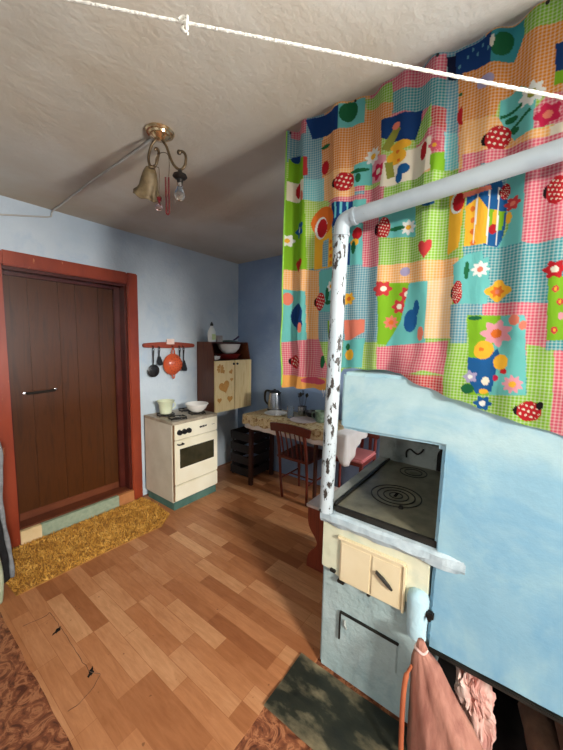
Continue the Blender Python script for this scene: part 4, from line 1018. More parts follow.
bm = B(); lathe(bm, [(0, 0.815), (0.046, 0.815), (0.052, 0.820), (0.058, 0.87), (0.062, 0.905), (0.078, 0.932), (0.080, 0.936), (0.076, 0.934), (0.058, 0.905), (0.054, 0.86), (0.048, 0.825), (0, 0.823)], (1.690, 2.59, 0), 32); part('bowl', bm, 'green_enamel', mg, True)
bm = B(); tube(bm, spline([(1.744, 2.575, 0.915), (1.772, 2.568, 0.905), (1.772, 2.568, 0.87), (1.743, 2.576, 0.85)], 6), 0.005, 8); part('handle', bm, 'green_enamel', mg, True)
bm = B(); lathe(bm, [(0, 0.816), (0.045, 0.816), (0.055, 0.822), (0.088, 0.852), (0.104, 0.890), (0.110, 0.893), (0.108, 0.897), (0.100, 0.892), (0.082, 0.856), (0.05, 0.829), (0, 0.826)], (1.925, 2.44, 0), 36)
solo('enamel_bowl', bm, 'white_enamel', 'white enamel bowl on the right front burner of the cooker', 'bowl', True, origin=(1.925, 2.44, 0.816))

# ------------------------------------------------------------------ wall rack with utensils
rk = thing('utensil_rack', 'reddish wooden rack on the left wall above the cooker', 'rack', (1.87, 2.795, 1.40))
P = [(1.60, 1.438)]; 
for i in range(21):
    t = i/20; P.append((1.60+0.555*t, 1.418+0.0*t-0.006*math.sin(PI*t)))
P += [(2.155, 1.44)]
for i in range(21):
    t = 1-i/20; P.append((1.60+0.555*t, 1.455+0.016*math.sin(PI*t)))
bm = B(); prism(bm, P[1:-22]+[(2.168, 1.437)]+P[-21:]+[(1.588, 1.437)], 'Y', 2.770, 2.7965, 0.004); part('board', bm, 'rack_wood', rk)
HX = (1.675, 1.735, 1.885, 1.963, 2.01)
for x in HX:
    bm = B(); tube(bm, spline([(x, 2.771, 1.432), (x, 2.752, 1.430), (x, 2.744, 1.420), (x, 2.746, 1.410), (x, 2.756, 1.408)], 4), 0.0035, 6); part('hook', bm, 'black_iron', rk, True)
part('paper_tag', bx(1.83, 1.915, 2.766, 2.7695, 1.448, 1.500), 'paper_pink', rk, label='pale paper tag on the rack top')
def utensil(name, label, x, ztop, zh, headfn, mat):
    o = thing(name, label, 'utensil', (x, 2.75, zh), 0, 'utensils on the wall rack')
    bm = B(); tube(bm, [(x, 2.752, zh), (x, 2.749, (zh+ztop)/2), (x, 2.747, ztop-0.02)], [0.006, 0.006, 0.009], 8)
    tube(bm, [(x+0.009*math.cos(a), 2.748, ztop-0.012+0.012*math.sin(a)) for a in [i*2*PI/14 for i in range(14)]], 0.003, 6, closed=True)
    part('handle', bm, mat, o, True); bm = B(); headfn(bm); part('head', bm, mat, o, True)
RX = Matrix.Rotation(PI/2, 4, 'X')
def skim(bm):
    lathe(bm, [(0, 0.010), (0.03, 0.008), (0.056, 0.0), (0.060, 0.002), (0.056, 0.004), (0.03, 0.012), (0, 0.014)], (1.675, 2.752, 1.20), 28, RX)
    for a in range(8): lathe(bm, [(0, 0.018), (0.005, 0.016), (0.006, 0.010)], (1.675+0.034*math.cos(a*PI/4), 2.752, 1.20+0.034*math.sin(a*PI/4)), 8, RX)
utensil('skimmer', 'black skimmer with a round head, leftmost on the wall rack', 1.675, 1.412, 1.255, skim, 'black_plastic')
def ladle(bm): prism(bm, [(1.712, 1.29), (1.722, 1.335), (1.748, 1.335), (1.775, 1.255), (1.74, 1.245), (1.712, 1.262)], 'Y', 2.742, 2.754, 0.004)
utensil('turner', 'small black turner hanging just left of the orange colander', 1.735, 1.412, 1.32, ladle, 'black_plastic')
def spoon(bm): lathe(bm, [(0, 0.008), (0.012, 0.006), (0.020, 0.0), (0.012, -0.004), (0, -0.006)], (1.963, 2.756, 1.285), 16, RX)
utensil('spoon', 'dark spoon half hidden behind the orange colander', 1.963, 1.412, 1.30, spoon, 'black_plastic')
def spat(bm): prism(bm, [(1.985, 1.185), (2.048, 1.175), (2.052, 1.20), (2.022, 1.29), (2.004, 1.29), (1.982, 1.21)], 'Y', 2.743, 2.755, 0.005)
utensil('spatula', 'black spatula with a wide blade, rightmost on the wall rack', 2.01, 1.412, 1.28, spat, 'black_plastic')
cl = thing('colander', 'orange enamel colander hanging from the middle of the wall rack', 'colander', (1.885, 2.74, 1.25))
bm = B(); prof = [(0, 0.062), (0.05, 0.056), (0.085, 0.036), (0.102, 0.006), (0.106, 0.0), (0.101, 0.0), (0.082, 0.032), (0.048, 0.050), (0, 0.056)]
lathe(bm, prof, (1.885, 2.752, 1.252), 36, RX); part('bowl', bm, 'colander_enamel', cl, True)
bm = B()
for r, n in ((0.02, 6), (0.045, 10), (0.07, 14)):
    for k in range(n):
        a = 2*PI*k/n; zz = 0.061 if r < 0.03 else (0.0575 if r < 0.06 else 0.048)
        lathe(bm, [(0, zz+0.0015), (0.0045, zz+0.0008), (0.005, zz-0.006)], (1.885+r*math.cos(a), 2.752, 1.252+r*math.sin(a)), 8, RX)
part('hole', bm, 'dark_red', cl, True, label='dark drain holes')
bm = B(); tube(bm, spline([(1.868, 2.745, 1.35), (1.872, 2.745, 1.385), (1.885, 2.745, 1.412), (1.898, 2.745, 1.385), (1.902, 2.745, 1.35)], 6), 0.006, 8); part('handle', bm, 'colander_enamel', cl, True)
bm = B(); tube(bm, spline([(1.868, 2.745, 1.155), (1.872, 2.745, 1.128), (1.885, 2.745, 1.112), (1.898, 2.745, 1.128), (1.902, 2.745, 1.155)], 6), 0.006, 8); part('handle', bm, 'colander_enamel', cl, True)

# ------------------------------------------------------------------ wall cabinet
cb = thing('wall_cabinet', 'brown wall cabinet with pale wooden doors and an open shelf on top', 'cabinet', (2.49, 2.65, 0.735))
cx0, cx1 = 2.212, 2.768; cyf = 2.512
bm = B(); P = [(2.795, 0.737), (2.525, 0.737), (2.525, 1.283), (2.570, 1.478), (2.795, 1.478)]
prism(bm, P, 'X', cx0, cx0+0.016, 0.002); part('side_panel', bm, 'cabinet_brown', cb); bm = B(); prism(bm, P, 'X', cx1-0.016, cx1, 0.002); part('side_panel', bm, 'cabinet_brown', cb)
bm = B(); box(bm, cx0+0.016, cx1-0.016, 2.528, 2.795, 0.737, 0.753); box(bm, cx0+0.016, cx1-0.016, 2.528, 2.795, 1.268, 1.284); box(bm, cx0+0.016, cx1-0.016, 2.572, 2.795, 1.463, 1.478); box(bm, cx0+0.016, cx1-0.016, 2.785, 2.795, 0.753, 1.463)
part('carcass', bm, 'cabinet_dark', cb, label='dark brown inside of the cabinet')
xm = 2.499
dl = part('door', bx(cx0, xm-0.0035, cyf-0.003, cyf+0.013, 0.738, 1.283, 0.003), 'cabinet_door_wood', cb, label='pale left door with brown heart and butterfly motifs')
dr2 = part('door', bx(xm+0.0035, cx1, cyf-0.003, cyf+0.013, 0.738, 1.283, 0.003), 'cabinet_door_wood', cb)
for x, d in ((xm-0.025, dl), (xm+0.03, dr2)):
    bm = B(); lathe(bm, [(0, 0.020), (0.010, 0.018), (0.013, 0.010), (0.007, 0.0)], (x, cyf-0.003, 1.245), 14, RX); part('knob', bm, 'black_plastic', d, True)
def heart(bm, cx, cz, s, rot=0.0):
    P = []
    for i in range(28):
        t = 2*PI*i/28; u = 16*math.sin(t)**3/16*s; v = (13*math.cos(t)-5*math.cos(2*t)-2*math.cos(3*t)-math.cos(4*t))/16*s
        P.append((cx+u*math.cos(rot)-v*math.sin(rot), cz+u*math.sin(rot)+v*math.cos(rot)))
    prism(bm, P, 'Y', cyf-0.0045, cyf-0.003)
MOT = [(2.345, 1.005, 0.075, 0.3), (2.275, 0.865, 0.030, 0), (2.425, 0.865, 0.040, -0.1), (2.44, 1.16, 0.028, 0.5), (2.45, 1.075, 0.022, 0), (2.33, 1.165, 0.022, 0.4)]
MOT += [(2.288+0.028*math.cos(a), 1.20+0.028*math.sin(a), 0.026, a-PI/2) for a in (0.5, 2.2, 3.7, 5.4)]
for m_ in MOT:
    bm = B(); heart(bm, *m_); part('motif', bm, 'motif_gold', dl)
bm = B(); c = (2.548, 2.68, 0)
lathe(bm, [(0, 1.349), (0.05, 1.349), (0.09, 1.365), (0.13, 1.405), (0.15, 1.452), (0.154, 1.455), (0.149, 1.458), (0.125, 1.41), (0.085, 1.372), (0, 1.358)], (2.548, 2.655, 0), 40)
bmesh.ops.scale(bm, verts=bm.verts[:], vec=(1, 0.72, 1), space=Matrix.Translation((-2.548, -2.655, 0)))
solo('white_bowl', bm, 'white_enamel', 'big white bowl on the open shelf of the wall cabinet', 'bowl', True, origin=(2.548, 2.655, 1.349))
bm = B(); lathe(bm, [(0, 1.286), (0.11, 1.286), (0.15, 1.30), (0.19, 1.342), (0.194, 1.345), (0.188, 1.347), (0.145, 1.330), (0, 1.348)], (2.548, 2.662, 0), 40)
bmesh.ops.scale(bm, verts=bm.verts[:], vec=(0.95, 0.5, 1), space=Matrix.Translation((-2.548, -2.662, 0)))
solo('red_dish', bm, 'dark_red', 'dark red dish under the white bowl on the cabinet shelf', 'dish', True, origin=(2.548, 2.662, 1.286))
bm = B(); lathe(bm, [(0, 1.286), (0.035, 1.286), (0.055, 1.30), (0.064, 1.328), (0.061, 1.328), (0.05, 1.303), (0, 1.293)], (2.300, 2.615, 0), 28)
solo('small_bowl', bm, 'white_enamel', 'small white bowl at the left end of the cabinet shelf', 'bowl', True, origin=(2.30, 2.615, 1.286))
bo = thing('soap_bottle', 'white dish soap bottle with a dark cap on the wall cabinet', 'bottle', (2.272, 2.625, 1.479))
bm = B(); lathe(bm, [(0, 1.4785), (0.046, 1.4785), (0.05, 1.485), (0.050, 1.56), (0.047, 1.585), (0.030, 1.622), (0.018, 1.632), (0.016, 1.645), (0, 1.645)], (2.272, 2.625, 0), 28)
bmesh.ops.scale(bm, verts=bm.verts[:], vec=(1, 0.6, 1), space=Matrix.Translation((-2.272, -2.625, 0))); part('body', bm, 'white_plastic', bo, True)
bm = B(); lathe(bm, [(0, 1.645), (0.017, 1.645), (0.016, 1.668), (0.008, 1.675), (0.006, 1.685), (0, 1.686)], (2.272, 2.625, 0), 20); part('cap', bm, 'black_plastic', bo, True, label='dark cap')
bm = B(); box(bm, 2.247, 2.297, 2.590, 2.5945, 1.50, 1.56, 0.002); part('sticker', bm, 'pale_green', bo, label='pale green sticker')
solo('carton', bx(2.332, 2.405, 2.60, 2.66, 1.4785, 1.548, 0.003), 'carton', 'small greyish carton beside the soap bottle on the cabinet', 'box')
ld = thing('pan_lid', 'dark green lid with a purple handle on top of the cabinet', 'lid', (2.57, 2.66, 1.479))
bm = B(); lathe(bm, [(0, 1.502), (0.05, 1.500), (0.11, 1.492), (0.135, 1.484), (0.138, 1.4785), (0, 1.4785)], (2.565, 2.675, 0), 36); bmesh.ops.scale(bm, verts=bm.verts[:], vec=(1.05, 0.7, 1), space=Matrix.Translation((-2.565, -2.675, 0))); part('dome', bm, 'dark_green', ld, True)
bm = B(); tube(bm, [(2.62, 2.66, 1.498), (2.66, 2.65, 1.52), (2.69, 2.64, 1.545)], [0.008, 0.010, 0.011], 10); part('handle', bm, 'purple_plastic', ld, True, label='purple handle')

# ------------------------------------------------------------------ table with cloth
TX0, TX1, TY0, TY1, TZ = 2.352, 2.772, 1.085, 2.195, 0.750
tb = thing('kitchen_table', 'kitchen table under a printed cloth against the back wall', 'table', (2.58, 1.64, 0.003))
part('tabletop', bx(TX0, TX1, TY0, TY1, TZ-0.026, TZ, 0.003), 'table_wood', tb)
for x in (TX0+0.03, TX1-0.05):
    for y in (1.388, TY1-0.05):
        part('leg', bx(x-0.015, x+0.022, y-0.012, y+0.012 if y < 1.5 else y+0.03, 0.003, TZ-0.026, 0.003), 'table_wood', tb)
def drape(bm, x0, x1, y0, y1, z, drop, wave, seed, rows=8):
    """cloth over a rectangle; drop(side, t) is the overhang along each side"""
    per = []
    def side(a, b, n, nm, nx_, ny_):
        for i in range(n): t = i/n; per.append((a[0]+(b[0]-a[0])*t, a[1]+(b[1]-a[1])*t, nm, t, nx_, ny_))
    side((x0, y0), (x0, y1), 56, 'front', -1, 0); side((x0, y1), (x1, y1), 26, 'left', 0, 1); side((x1, y1), (x1, y0), 20, 'back', 1, 0); side((x1, y0), (x0, y0), 26, 'right', 0, -1)
    N = len(per); rings = []
    for r in range(rows+1):
        ring = []
        for k, (px_, py_, nm, t, nx_, ny_) in enumerate(per):
            s = r/rows; d = drop(nm, t)*s
            out = 0.003+(wave*(0.5+0.5*math.sin(k*0.9+seed))+wave*0.5*(0.5+0.5*math.sin(k*0.37+seed*2)))*s if nm != 'back' else 0.002
            # blend the outward direction at corners
            ex, ey = nx_, ny_
            ring.append(bm.verts.new((px_+ex*out, py_+ey*out, z-d-(0 if r else 0))))
        rings.append(ring)
    bm.faces.new(rings[0])
    for A, C in zip(rings, rings[1:]):
        for k in range(N): bm.faces.new((A[k], A[(k+1) % N], C[(k+1) % N], C[k]))
    bmesh.ops.triangulate(bm, faces=[f for f in bm.faces if len(f.verts) > 4])
    bmesh.ops.solidify(bm, geom=bm.faces[:], thickness=-0.0012)
    return bm
def drop1(nm, t):
    if nm == 'front': return 0.135+0.125*smoothstep(0.12, 0.0, t)
    if nm == 'right': return 0.10+0.16*smoothstep(0.25, 1.0, t)
    if nm == 'left': return 0.13
    return 0.012
bm = drape(B(), TX0-0.002, TX1, TY0-0.002, TY1+0.002, TZ+0.0018, drop1, 0.014, 0.3)
solo('white_tablecloth', bm, 'tablecloth_white', 'white tablecloth hanging off the right end of the kitchen table', 'tablecloth', 'smooth', origin=(2.58, 1.64, TZ+0.0018))
def drop2(nm, t):
    if nm == 'front': return 0.090+0.008*math.sin(t*46)
    if nm == 'left': return 0.095+0.008*math.sin(t*26)
    if nm == 'right': return 0.004
    return 0.008
bm = drape(B(), TX0-0.022, TX1, 1.205, TY1+0.024, TZ+0.0048, drop2, 0.010, 1.7)
solo('printed_oilcloth', bm, 'tablecloth_print', 'beige oilcloth with brown floral print laid over the white tablecloth', 'oilcloth', 'smooth', origin=(2.58, 1.7, TZ+0.0048))
ZS = TZ+0.0062
kt = thing('electric_kettle', 'black and steel electric kettle at the back of the table', 'kettle', (2.705, 2.10, ZS))
kx, ky = 2.688, 2.095
bm = B(); lathe(bm, [(0, ZS), (0.078, ZS), (0.080, ZS+0.014), (0.076, ZS+0.022), (0, ZS+0.022)], (kx, ky, 0), 32); part('base', bm, 'black_plastic', kt, True)
bm = B(); lathe(bm, [(0, ZS+0.022), (0.074, ZS+0.022), (0.072, ZS+0.08), (0.064, ZS+0.15), (0.056, ZS+0.195), (0, ZS+0.195)], (kx, ky, 0), 32); part('body', bm, 'steel', kt, True, label='brushed steel body')
bm = B(); lathe(bm, [(0, ZS+0.232), (0.012, ZS+0.231), (0.016, ZS+0.222), (0.045, ZS+0.216), (0.057, ZS+0.205), (0.058, ZS+0.193), (0, ZS+0.193)], (kx, ky, 0), 32); part('lid', bm, 'black_plastic', kt, True)
bm = B(); tube(bm, spline([(kx-0.01, ky+0.05, ZS+0.205), (kx-0.02, ky+0.10, ZS+0.205), (kx-0.022, ky+0.118, ZS+0.16), (kx-0.02, ky+0.112, ZS+0.09), (kx-0.01, ky+0.068, ZS+0.05)], 7), 0.012, 10); part('handle', bm, 'black_plastic', kt, True)
bm = B(); prism(bm, [(ky-0.05, ZS+0.15), (ky-0.085, ZS+0.205), (ky-0.05, ZS+0.205)], 'X', kx-0.02, kx+0.012, 0.003); part('spout', bm, 'black_plastic', kt)
bm = B(); lathe(bm, [(0, ZS), (0.06, ZS), (0.085, ZS+0.006), (0.118, ZS+0.014), (0.117, ZS+0.017), (0.08, ZS+0.009), (0, ZS+0.005)], (2.545, 1.965, 0), 36)
solo('white_plate', bm, 'white_enamel', 'white plate on the table in front of the kettle', 'plate', True, origin=(2.545, 1.965, ZS))
bm = B(); lathe(bm, [(0, ZS), (0.028, ZS), (0.032, ZS+0.01), (0.034, ZS+0.085), (0.036, ZS+0.09), (0.036, ZS+0.118), (0.033, ZS+0.118), (0.031, ZS+0.09), (0.029, ZS+0.012), (0, ZS+0.01)], (2.52, 1.765, 0), 24)
solo('glass_tumbler', bm, 'clear_glass', 'clear glass tumbler near the middle of the table', 'glass', True, origin=(2.52, 1.765, ZS))
ch = thing('cutlery_holder', 'holder with upright cutlery at the back of the table', 'cutlery holder', (2.70, 1.745, ZS))
bm = B(); lathe(bm, [(0, ZS), (0.04, ZS), (0.046, ZS+0.09), (0.043, ZS+0.09), (0.038, ZS+0.008), (0, ZS+0.006)], (2.70, 1.745, 0), 24); part('cup', bm, 'steel', ch, True)
CUT = [(0.02, 0.01, 0.25, 'fork'), (-0.02, 0.0, 0.24, 'spoon'), (0.0, 0.025, 0.22, 'fork'), (0.005, -0.025, 0.23, 'spoon')]
LB = ['fork leaning toward the window in the cutlery holder', 'spoon leaning to the left wall side of the cutlery holder', 'shorter fork at the left of the cutlery holder', 'spoon at the right of the cutlery holder']
for k, (dx, dy, hh, nm) in enumerate(CUT):
    bm = B(); p0 = Vector((2.70+dx*0.4, 1.745+dy*0.4, ZS+0.012)); p1 = Vector((2.70+dx*2.0, 1.745+dy*2.0, ZS+hh))
    q = p0.lerp(p1, 0.78); tube(bm, [p0, q], [0.003, 0.0025], 6)
    if nm == 'spoon':
        d = (p1-q)/6; tube(bm, [q+d*i for i in range(7)], [0.003, 0.010, 0.015, 0.017, 0.016, 0.011, 0.003], 10)
    else:
        d = (p1-q); tube(bm, [q, q+d*0.4], [0.004, 0.012], 8)
        for s in (-0.009, -0.003, 0.003, 0.009): tube(bm, [q+d*0.35+Vector((0, s, 0)), p1+Vector((0, s, 0))], 0.0016, 5)
    solo(nm, bm, 'black_iron', LB[k].replace('fork', 'dark fork').replace('spoon', 'dark spoon'), 'cutlery', True, 'cutlery in the holder', origin=p0)
bm = B(); lathe(bm, [(0, ZS), (0.045, ZS), (0.07, ZS+0.025), (0.085, ZS+0.06), (0.082, ZS+0.06), (0.066, ZS+0.028), (0, ZS+0.008)], (2.68, 1.60, 0), 28)
solo('black_bowl', bm, 'black_plastic', 'black bowl against the back wall behind the green mug', 'bowl', True, origin=(2.68, 1.60, ZS))
gm = thing('green_mug', 'grey green mug on the table near the pipe', 'mug', (2.57, 1.46, ZS))
bm = B(); lathe(bm, [(0, ZS), (0.040, ZS), (0.044, ZS+0.01), (0.048, ZS+0.10), (0.050, ZS+0.105), (0.045, ZS+0.10), (0.040, ZS+0.012), (0, ZS+0.01)], (2.57, 1.46, 0), 28); part('cup', bm, 'mug_green', gm, True)
bm = B(); tube(bm, spline([(2.56, 1.505, ZS+0.085), (2.555, 1.535, ZS+0.08), (2.555, 1.535, ZS+0.035), (2.56, 1.503, ZS+0.022)], 6), 0.006, 8); part('handle', bm, 'mug_green', gm, True)
bm = B(); lathe(bm, [(0, ZS), (0.08, ZS), (0.13, ZS+0.010), (0.128, ZS+0.013), (0.08, ZS+0.005), (0, ZS+0.004)], (2.50, 1.60, 0), 36)
solo('pink_plate', bm, 'stool_top', 'pale pink plate lying between the tumbler and the green mug', 'plate', True, origin=(2.50, 1.60, ZS))
solo('red_box', bx(2.752, 2.770, 2.152, 2.196, ZS, ZS+0.035, 0.003), 'dark_red', 'dark red box at the wall behind the kettle', 'box')

# ------------------------------------------------------------------ chairs, stool, crate
wc = thing('wooden_chair', 'reddish brown wooden chair with spindle back drawn up to the table', 'chair', (2.50, 1.60, 0.003))
SZ = 0.44
bm = B(); prism(bm, [(2.335, 1.43), (2.335, 1.775), (2.72, 1.80), (2.735, 1.79), (2.735, 1.415), (2.72, 1.405)], 'Z', SZ-0.025, SZ, 0.008); part('seat', bm, 'chair_wood', wc)
for y in (1.455, 1.752):
    bm = B(); yo = 1.425 if y < 1.6 else 1.778
    tube(bm, spline([(2.405, y-0.0+ (0.02 if y < 1.6 else -0.0), 0.003), (2.372, y, 0.22), (2.352, y, 0.44), (2.325, y, 0.60), (2.287, y, 0.72)], 5), [0.013]*10+[0.016]*11, 10); part('rear_leg', bm, 'chair_wood', wc, True)
    bm = B(); tube(bm, [(2.70, y, 0.003), (2.69, y, 0.20), (2.68, y, 0.42)], [0.012, 0.016, 0.017], 10); part('front_leg', bm, 'chair_wood', wc, True)
bm = B(); P = []
for i in range(15):
    t = i/14; P.append((1.385+0.42*t, 0.678+0.012*(1-(2*t-1)**2)))
for i in range(15):
    t = 1-i/14; P.append((1.372+0.445*t, 0.752+0.016*(1-(2*t-1)**2)))
prism(bm, P, 'X', 2.272, 2.292, 0.004); 
part('top_rail', bm, 'chair_wood', wc)
for y in (1.50, 1.548, 1.60, 1.652, 1.705):
    bm = B(); tube(bm, [(2.357, y, 0.44), (2.325, y, 0.58), (2.286, y, 0.70)], [0.006, 0.008, 0.006], 8); part('spindle', bm, 'chair_wood', wc, True)
bm = B()
for y in (1.457, 1.752): tube(bm, [(2.375, y, 0.20), (2.69, y, 0.20)], 0.008, 8)
tube(bm, [(2.53, 1.457, 0.20), (2.53, 1.752, 0.20)], 0.008, 8); part('stretcher', bm, 'chair_wood', wc, True)

wc.location.x -= 0.012
rc = thing('red_chair', 'chair with a pinkish red padded seat at the right end of the table', 'chair', (2.64, 1.17, 0.003))
bm = bx(2.475, 2.79, 0.985, 1.36, 0.488, 0.522, 0.014, 3); part('seat', bm, 'red_vinyl', rc)
bm = bx(2.485, 2.79, 0.995, 1.35, 0.455, 0.488, 0.004); part('seat_frame', bm, 'red_rail', rc)
for x, y in ((2.50, 1.01), (2.50, 1.335)):
    part('leg', bx(x-0.014, x+0.014, y-0.014, y+0.014, 0.003, 0.455, 0.003), 'red_rail', rc)
for y in (1.005, 1.34):
    bm = B(); tube(bm, [(2.775, y, 0.003), (2.785, y, 0.45), (2.805, y, 0.86)], 0.014, 10); part('leg', bm, 'red_rail', rc, True)
part('top_rail', bx(2.78, 2.812, 0.975, 1.37, 0.635, 0.72, 0.005), 'chair_wood', rc, label='dark wooden back rail')
for k in range(4):
    y = 1.05+0.08*k; part('back_slat', bx(2.785, 2.800, y-0.014, y+0.014, 0.522, 0.637, 0.002), 'red_rail', rc)

sl = thing('stool', 'low brown wooden stool with a pale worn top left of the stove', 'stool', (1.87, 0.87, 0.003))
bm = bx(1.706, 2.05, 0.715, 1.052, 0.428, 0.450, 0.004); part('seat', bm, 'stool_top', sl, label='pale pinkish grey worn top')
for x in (1.722, 2.015):
    L = []; 
    for i in range(21):
        t = i/20; z = 0.003+0.425*t; w = 0.165-0.075*math.exp(-((t-0.44)/0.17)**2); L.append((0.883+w, z))
    R_ = [(2*0.883-y, z) for y, z in L][::-1]
    bm = B(); prism(bm, L+R_, 'X', x, x+0.02, 0.003); part('side_panel', bm, 'stool_wood', sl)
bm = bx(1.742, 2.015, 0.873, 0.893, 0.16, 0.24, 0.002); part('stretcher', bm, 'stool_wood', sl)

cr = thing('slatted_crate', 'dark slatted crate on the floor under the left end of the table', 'crate', (2.62, 2.36, 0.003))
for z in (0.02, 0.15, 0.28, 0.41):
    bm = B(); box(bm, 2.47, 2.482, 2.245, 2.545, z, z+0.09, 0.002); box(bm, 2.808, 2.82, 2.245, 2.545, z, z+0.09, 0.002); box(bm, 2.482, 2.808, 2.245, 2.257, z, z+0.09, 0.002); box(bm, 2.482, 2.808, 2.533, 2.545, z, z+0.09, 0.002)
    part('slat_ring', bm, 'crate_wood', cr)
for x in (2.482, 2.788):
    for y in (2.257, 2.513): part('corner_post', bx(x, x+0.02, y, y+0.02, 0.003, 0.50), 'crate_wood', cr)
part('bottom', bx(2.482, 2.808, 2.257, 2.533, 0.02, 0.03), 'crate_wood', cr)

# ------------------------------------------------------------------ chandelier
RH = Vector((0.599, -0.801, 0)); FH = Vector((0.801, 0.599, 0)); CC = Vector((0.907, 1.395, ceil_z(1.395)))
def cl_(u, w, d=0.0): return CC + RH*u + FH*d + Vector((0, 0, w))
cd = thing('chandelier', 'small bronze ceiling lamp with two arms, one bell shade and one bare bulb', 'chandelier', CC)
bm = B(); lathe(bm, [(0, -0.001), (0.060, -0.001), (0.063, -0.006), (0.058, -0.013), (0.050, -0.014), (0.046, -0.022), (0.034, -0.026), (0.028, -0.034), (0.012, -0.040), (0, -0.042)], CC, 36); part('canopy', bm, 'polished_brass', cd, True)
bm = B(); tube(bm, spline([cl_(-0.011, -0.03), cl_(-0.038, -0.058), cl_(-0.054, -0.108), cl_(-0.051, -0.142), cl_(-0.036, -0.154), cl_(-0.021, -0.143), cl_(-0.012, -0.112), cl_(-0.008, -0.088), cl_(-0.018, -0.074), cl_(-0.026, -0.082)], 6), 0.0062, 10); part('arm', bm, 'bronze', cd, True)
bm = B(); tube(bm, spline([cl_(0.003, -0.03), cl_(0.028, -0.065), cl_(0.045, -0.113), cl_(0.063, -0.147), cl_(0.089, -0.163), cl_(0.111, -0.146), cl_(0.116, -0.106), cl_(0.104, -0.087), cl_(0.088, -0.086), cl_(0.084, -0.094)], 6), 0.0062, 10)
lathe(bm, [(0, 0.011), (0.008, 0.008), (0.011, 0), (0.008, -0.008), (0, -0.011)], cl_(0.086, -0.089), 14); part('arm', bm, 'bronze', cd, True)
bm = B(); tube(bm, spline([cl_(-0.021, -0.141, -0.01), cl_(-0.012, -0.112, -0.012), cl_(0.014, -0.097, -0.012), cl_(0.038, -0.106, -0.012), cl_(0.044, -0.147, -0.012), cl_(0.040, -0.200, -0.012)], 6), 0.0016, 6)
tube(bm, spline([cl_(-0.030, -0.150, -0.01), cl_(-0.012, -0.160, -0.012), cl_(-0.003, -0.175, -0.012), cl_(-0.006, -0.29, -0.012)], 6), 0.0014, 6); part('wire', bm, 'bronze', cd, True)
ax = (cl_(-0.092, -0.265)-cl_(-0.046, -0.155)).normalized(); q = Vector((0, 0, -1)).rotation_difference(ax + FH*0.55).normalized().to_matrix().to_4x4()
bm = B(); pr = [(0.016, -0.004), (0.020, 0.0), (0.030, -0.02), (0.037, -0.05), (0.042, -0.08), (0.052, -0.105), (0.066, -0.123), (0.064, -0.125), (0.049, -0.107), (0.039, -0.08), (0.034, -0.05), (0.026, -0.021), (0.016, -0.004)]
n = 40; rings = []
for r, z in pr:
    f = smoothstep(-0.08, -0.125, z)
    rings.append([cl_(-0.046, -0.157)+(q @ Vector((r*(1+0.10*f*math.cos(6*2*PI*k/n))*math.cos(2*PI*k/n), r*(1+0.10*f*math.cos(6*2*PI*k/n))*math.sin(2*PI*k/n), z+0.006*f*math.cos(6*2*PI*k/n)))) for k in range(n)])
loft(bm, rings, False); part('bell_shade', bm, 'shade_glass', cd, 'smooth', label='brownish frosted bell shade')
bm = B(); lathe(bm, [(0, 0.0), (0.012, 0.0), (0.018, -0.008), (0.017, -0.014), (0, -0.014)], cl_(-0.046, -0.150), 20); part('shade_cap', bm, 'bronze', cd, True)
bm = B(); lathe(bm, [(0, -0.163), (0.008, -0.165), (0.012, -0.178), (0.030, -0.186), (0.033, -0.194), (0.024, -0.203), (0.014, -0.206), (0.013, -0.226), (0, -0.226)], cl_(0.088, 0), 24); part('lamp_holder', bm, 'black_iron', cd, True, label='dark lamp holder')
bm = B(); lathe(bm, [(0, -0.224), (0.0135, -0.224), (0.0135, -0.238), (0, -0.238)], cl_(0.088, 0), 20); part('bulb_cap', bm, 'steel', cd, True)
bm = B(); lathe(bm, [(0.012, -0.238), (0.014, -0.246), (0.022, -0.262), (0.024, -0.276), (0.019, -0.290), (0.008, -0.298), (0, -0.299)], cl_(0.086, 0), 24); part('bulb', bm, 'clear_glass', cd, True, label='bare clear bulb')
bm = B(); lathe(bm, [(0, -0.285), (0.010, -0.292), (0.011, -0.302), (0.004, -0.311), (0.005, -0.318), (0, -0.318)], cl_(-0.006, 0, -0.012), 16); part('bead', bm, 'bead_red', cd, True)
bm = B(); bmesh.ops.create_icosphere(bm, subdivisions=3, radius=0.0165); bmesh.ops.translate(bm, vec=cl_(-0.007, -0.335, -0.012), verts=bm.verts[:]); part('drop', bm, 'bead_glass', cd, True)
bm = B(); L_ = []
for i in range(26): L_.append((0.026 if True else 0, -0.205-0.0061*i))
L_ += [(0.0285, -0.3625), (0.033, -0.3655), (0.0375, -0.3625)]
for i in range(26): L_.append((0.040, -0.3575+0.0061*i))
for u, w in L_:
    s = bmesh.ops.create_icosphere(bm, subdivisions=1, radius=0.0042); bmesh.ops.translate(bm, vec=cl_(u, w, -0.012), verts=s['verts'])
part('bead_string', bm, 'bead_red', cd, True)
# cable from the lamp to the wall, then along the wall
bm = B(); P = [CC+Vector((0.0, 0.055, -0.010))] + [CC.lerp(Vector((0.93, 2.785, ceil_z(2.785))), t)+Vector((0.004*math.sin(t*9), 0, -0.007)) for t in (0.12, 0.3, 0.5, 0.7, 0.9, 0.985)] + [Vector((0.928, 2.792, 2.390)), Vector((0.925, 2.793, 2.362)), Vector((0.90, 2.793, 2.350)), Vector((0.637, 2.793, 2.285)), Vector((0.2, 2.793, 2.20)), Vector((-0.6, 2.793, 2.15))]
tube(bm, P, 0.0055, 8); o = solo('lamp_cable', bm, 'cable_white', 'pale cable running over the ceiling from the lamp to the left wall', 'cable', True, origin=(0.93, 2.79, 2.36))

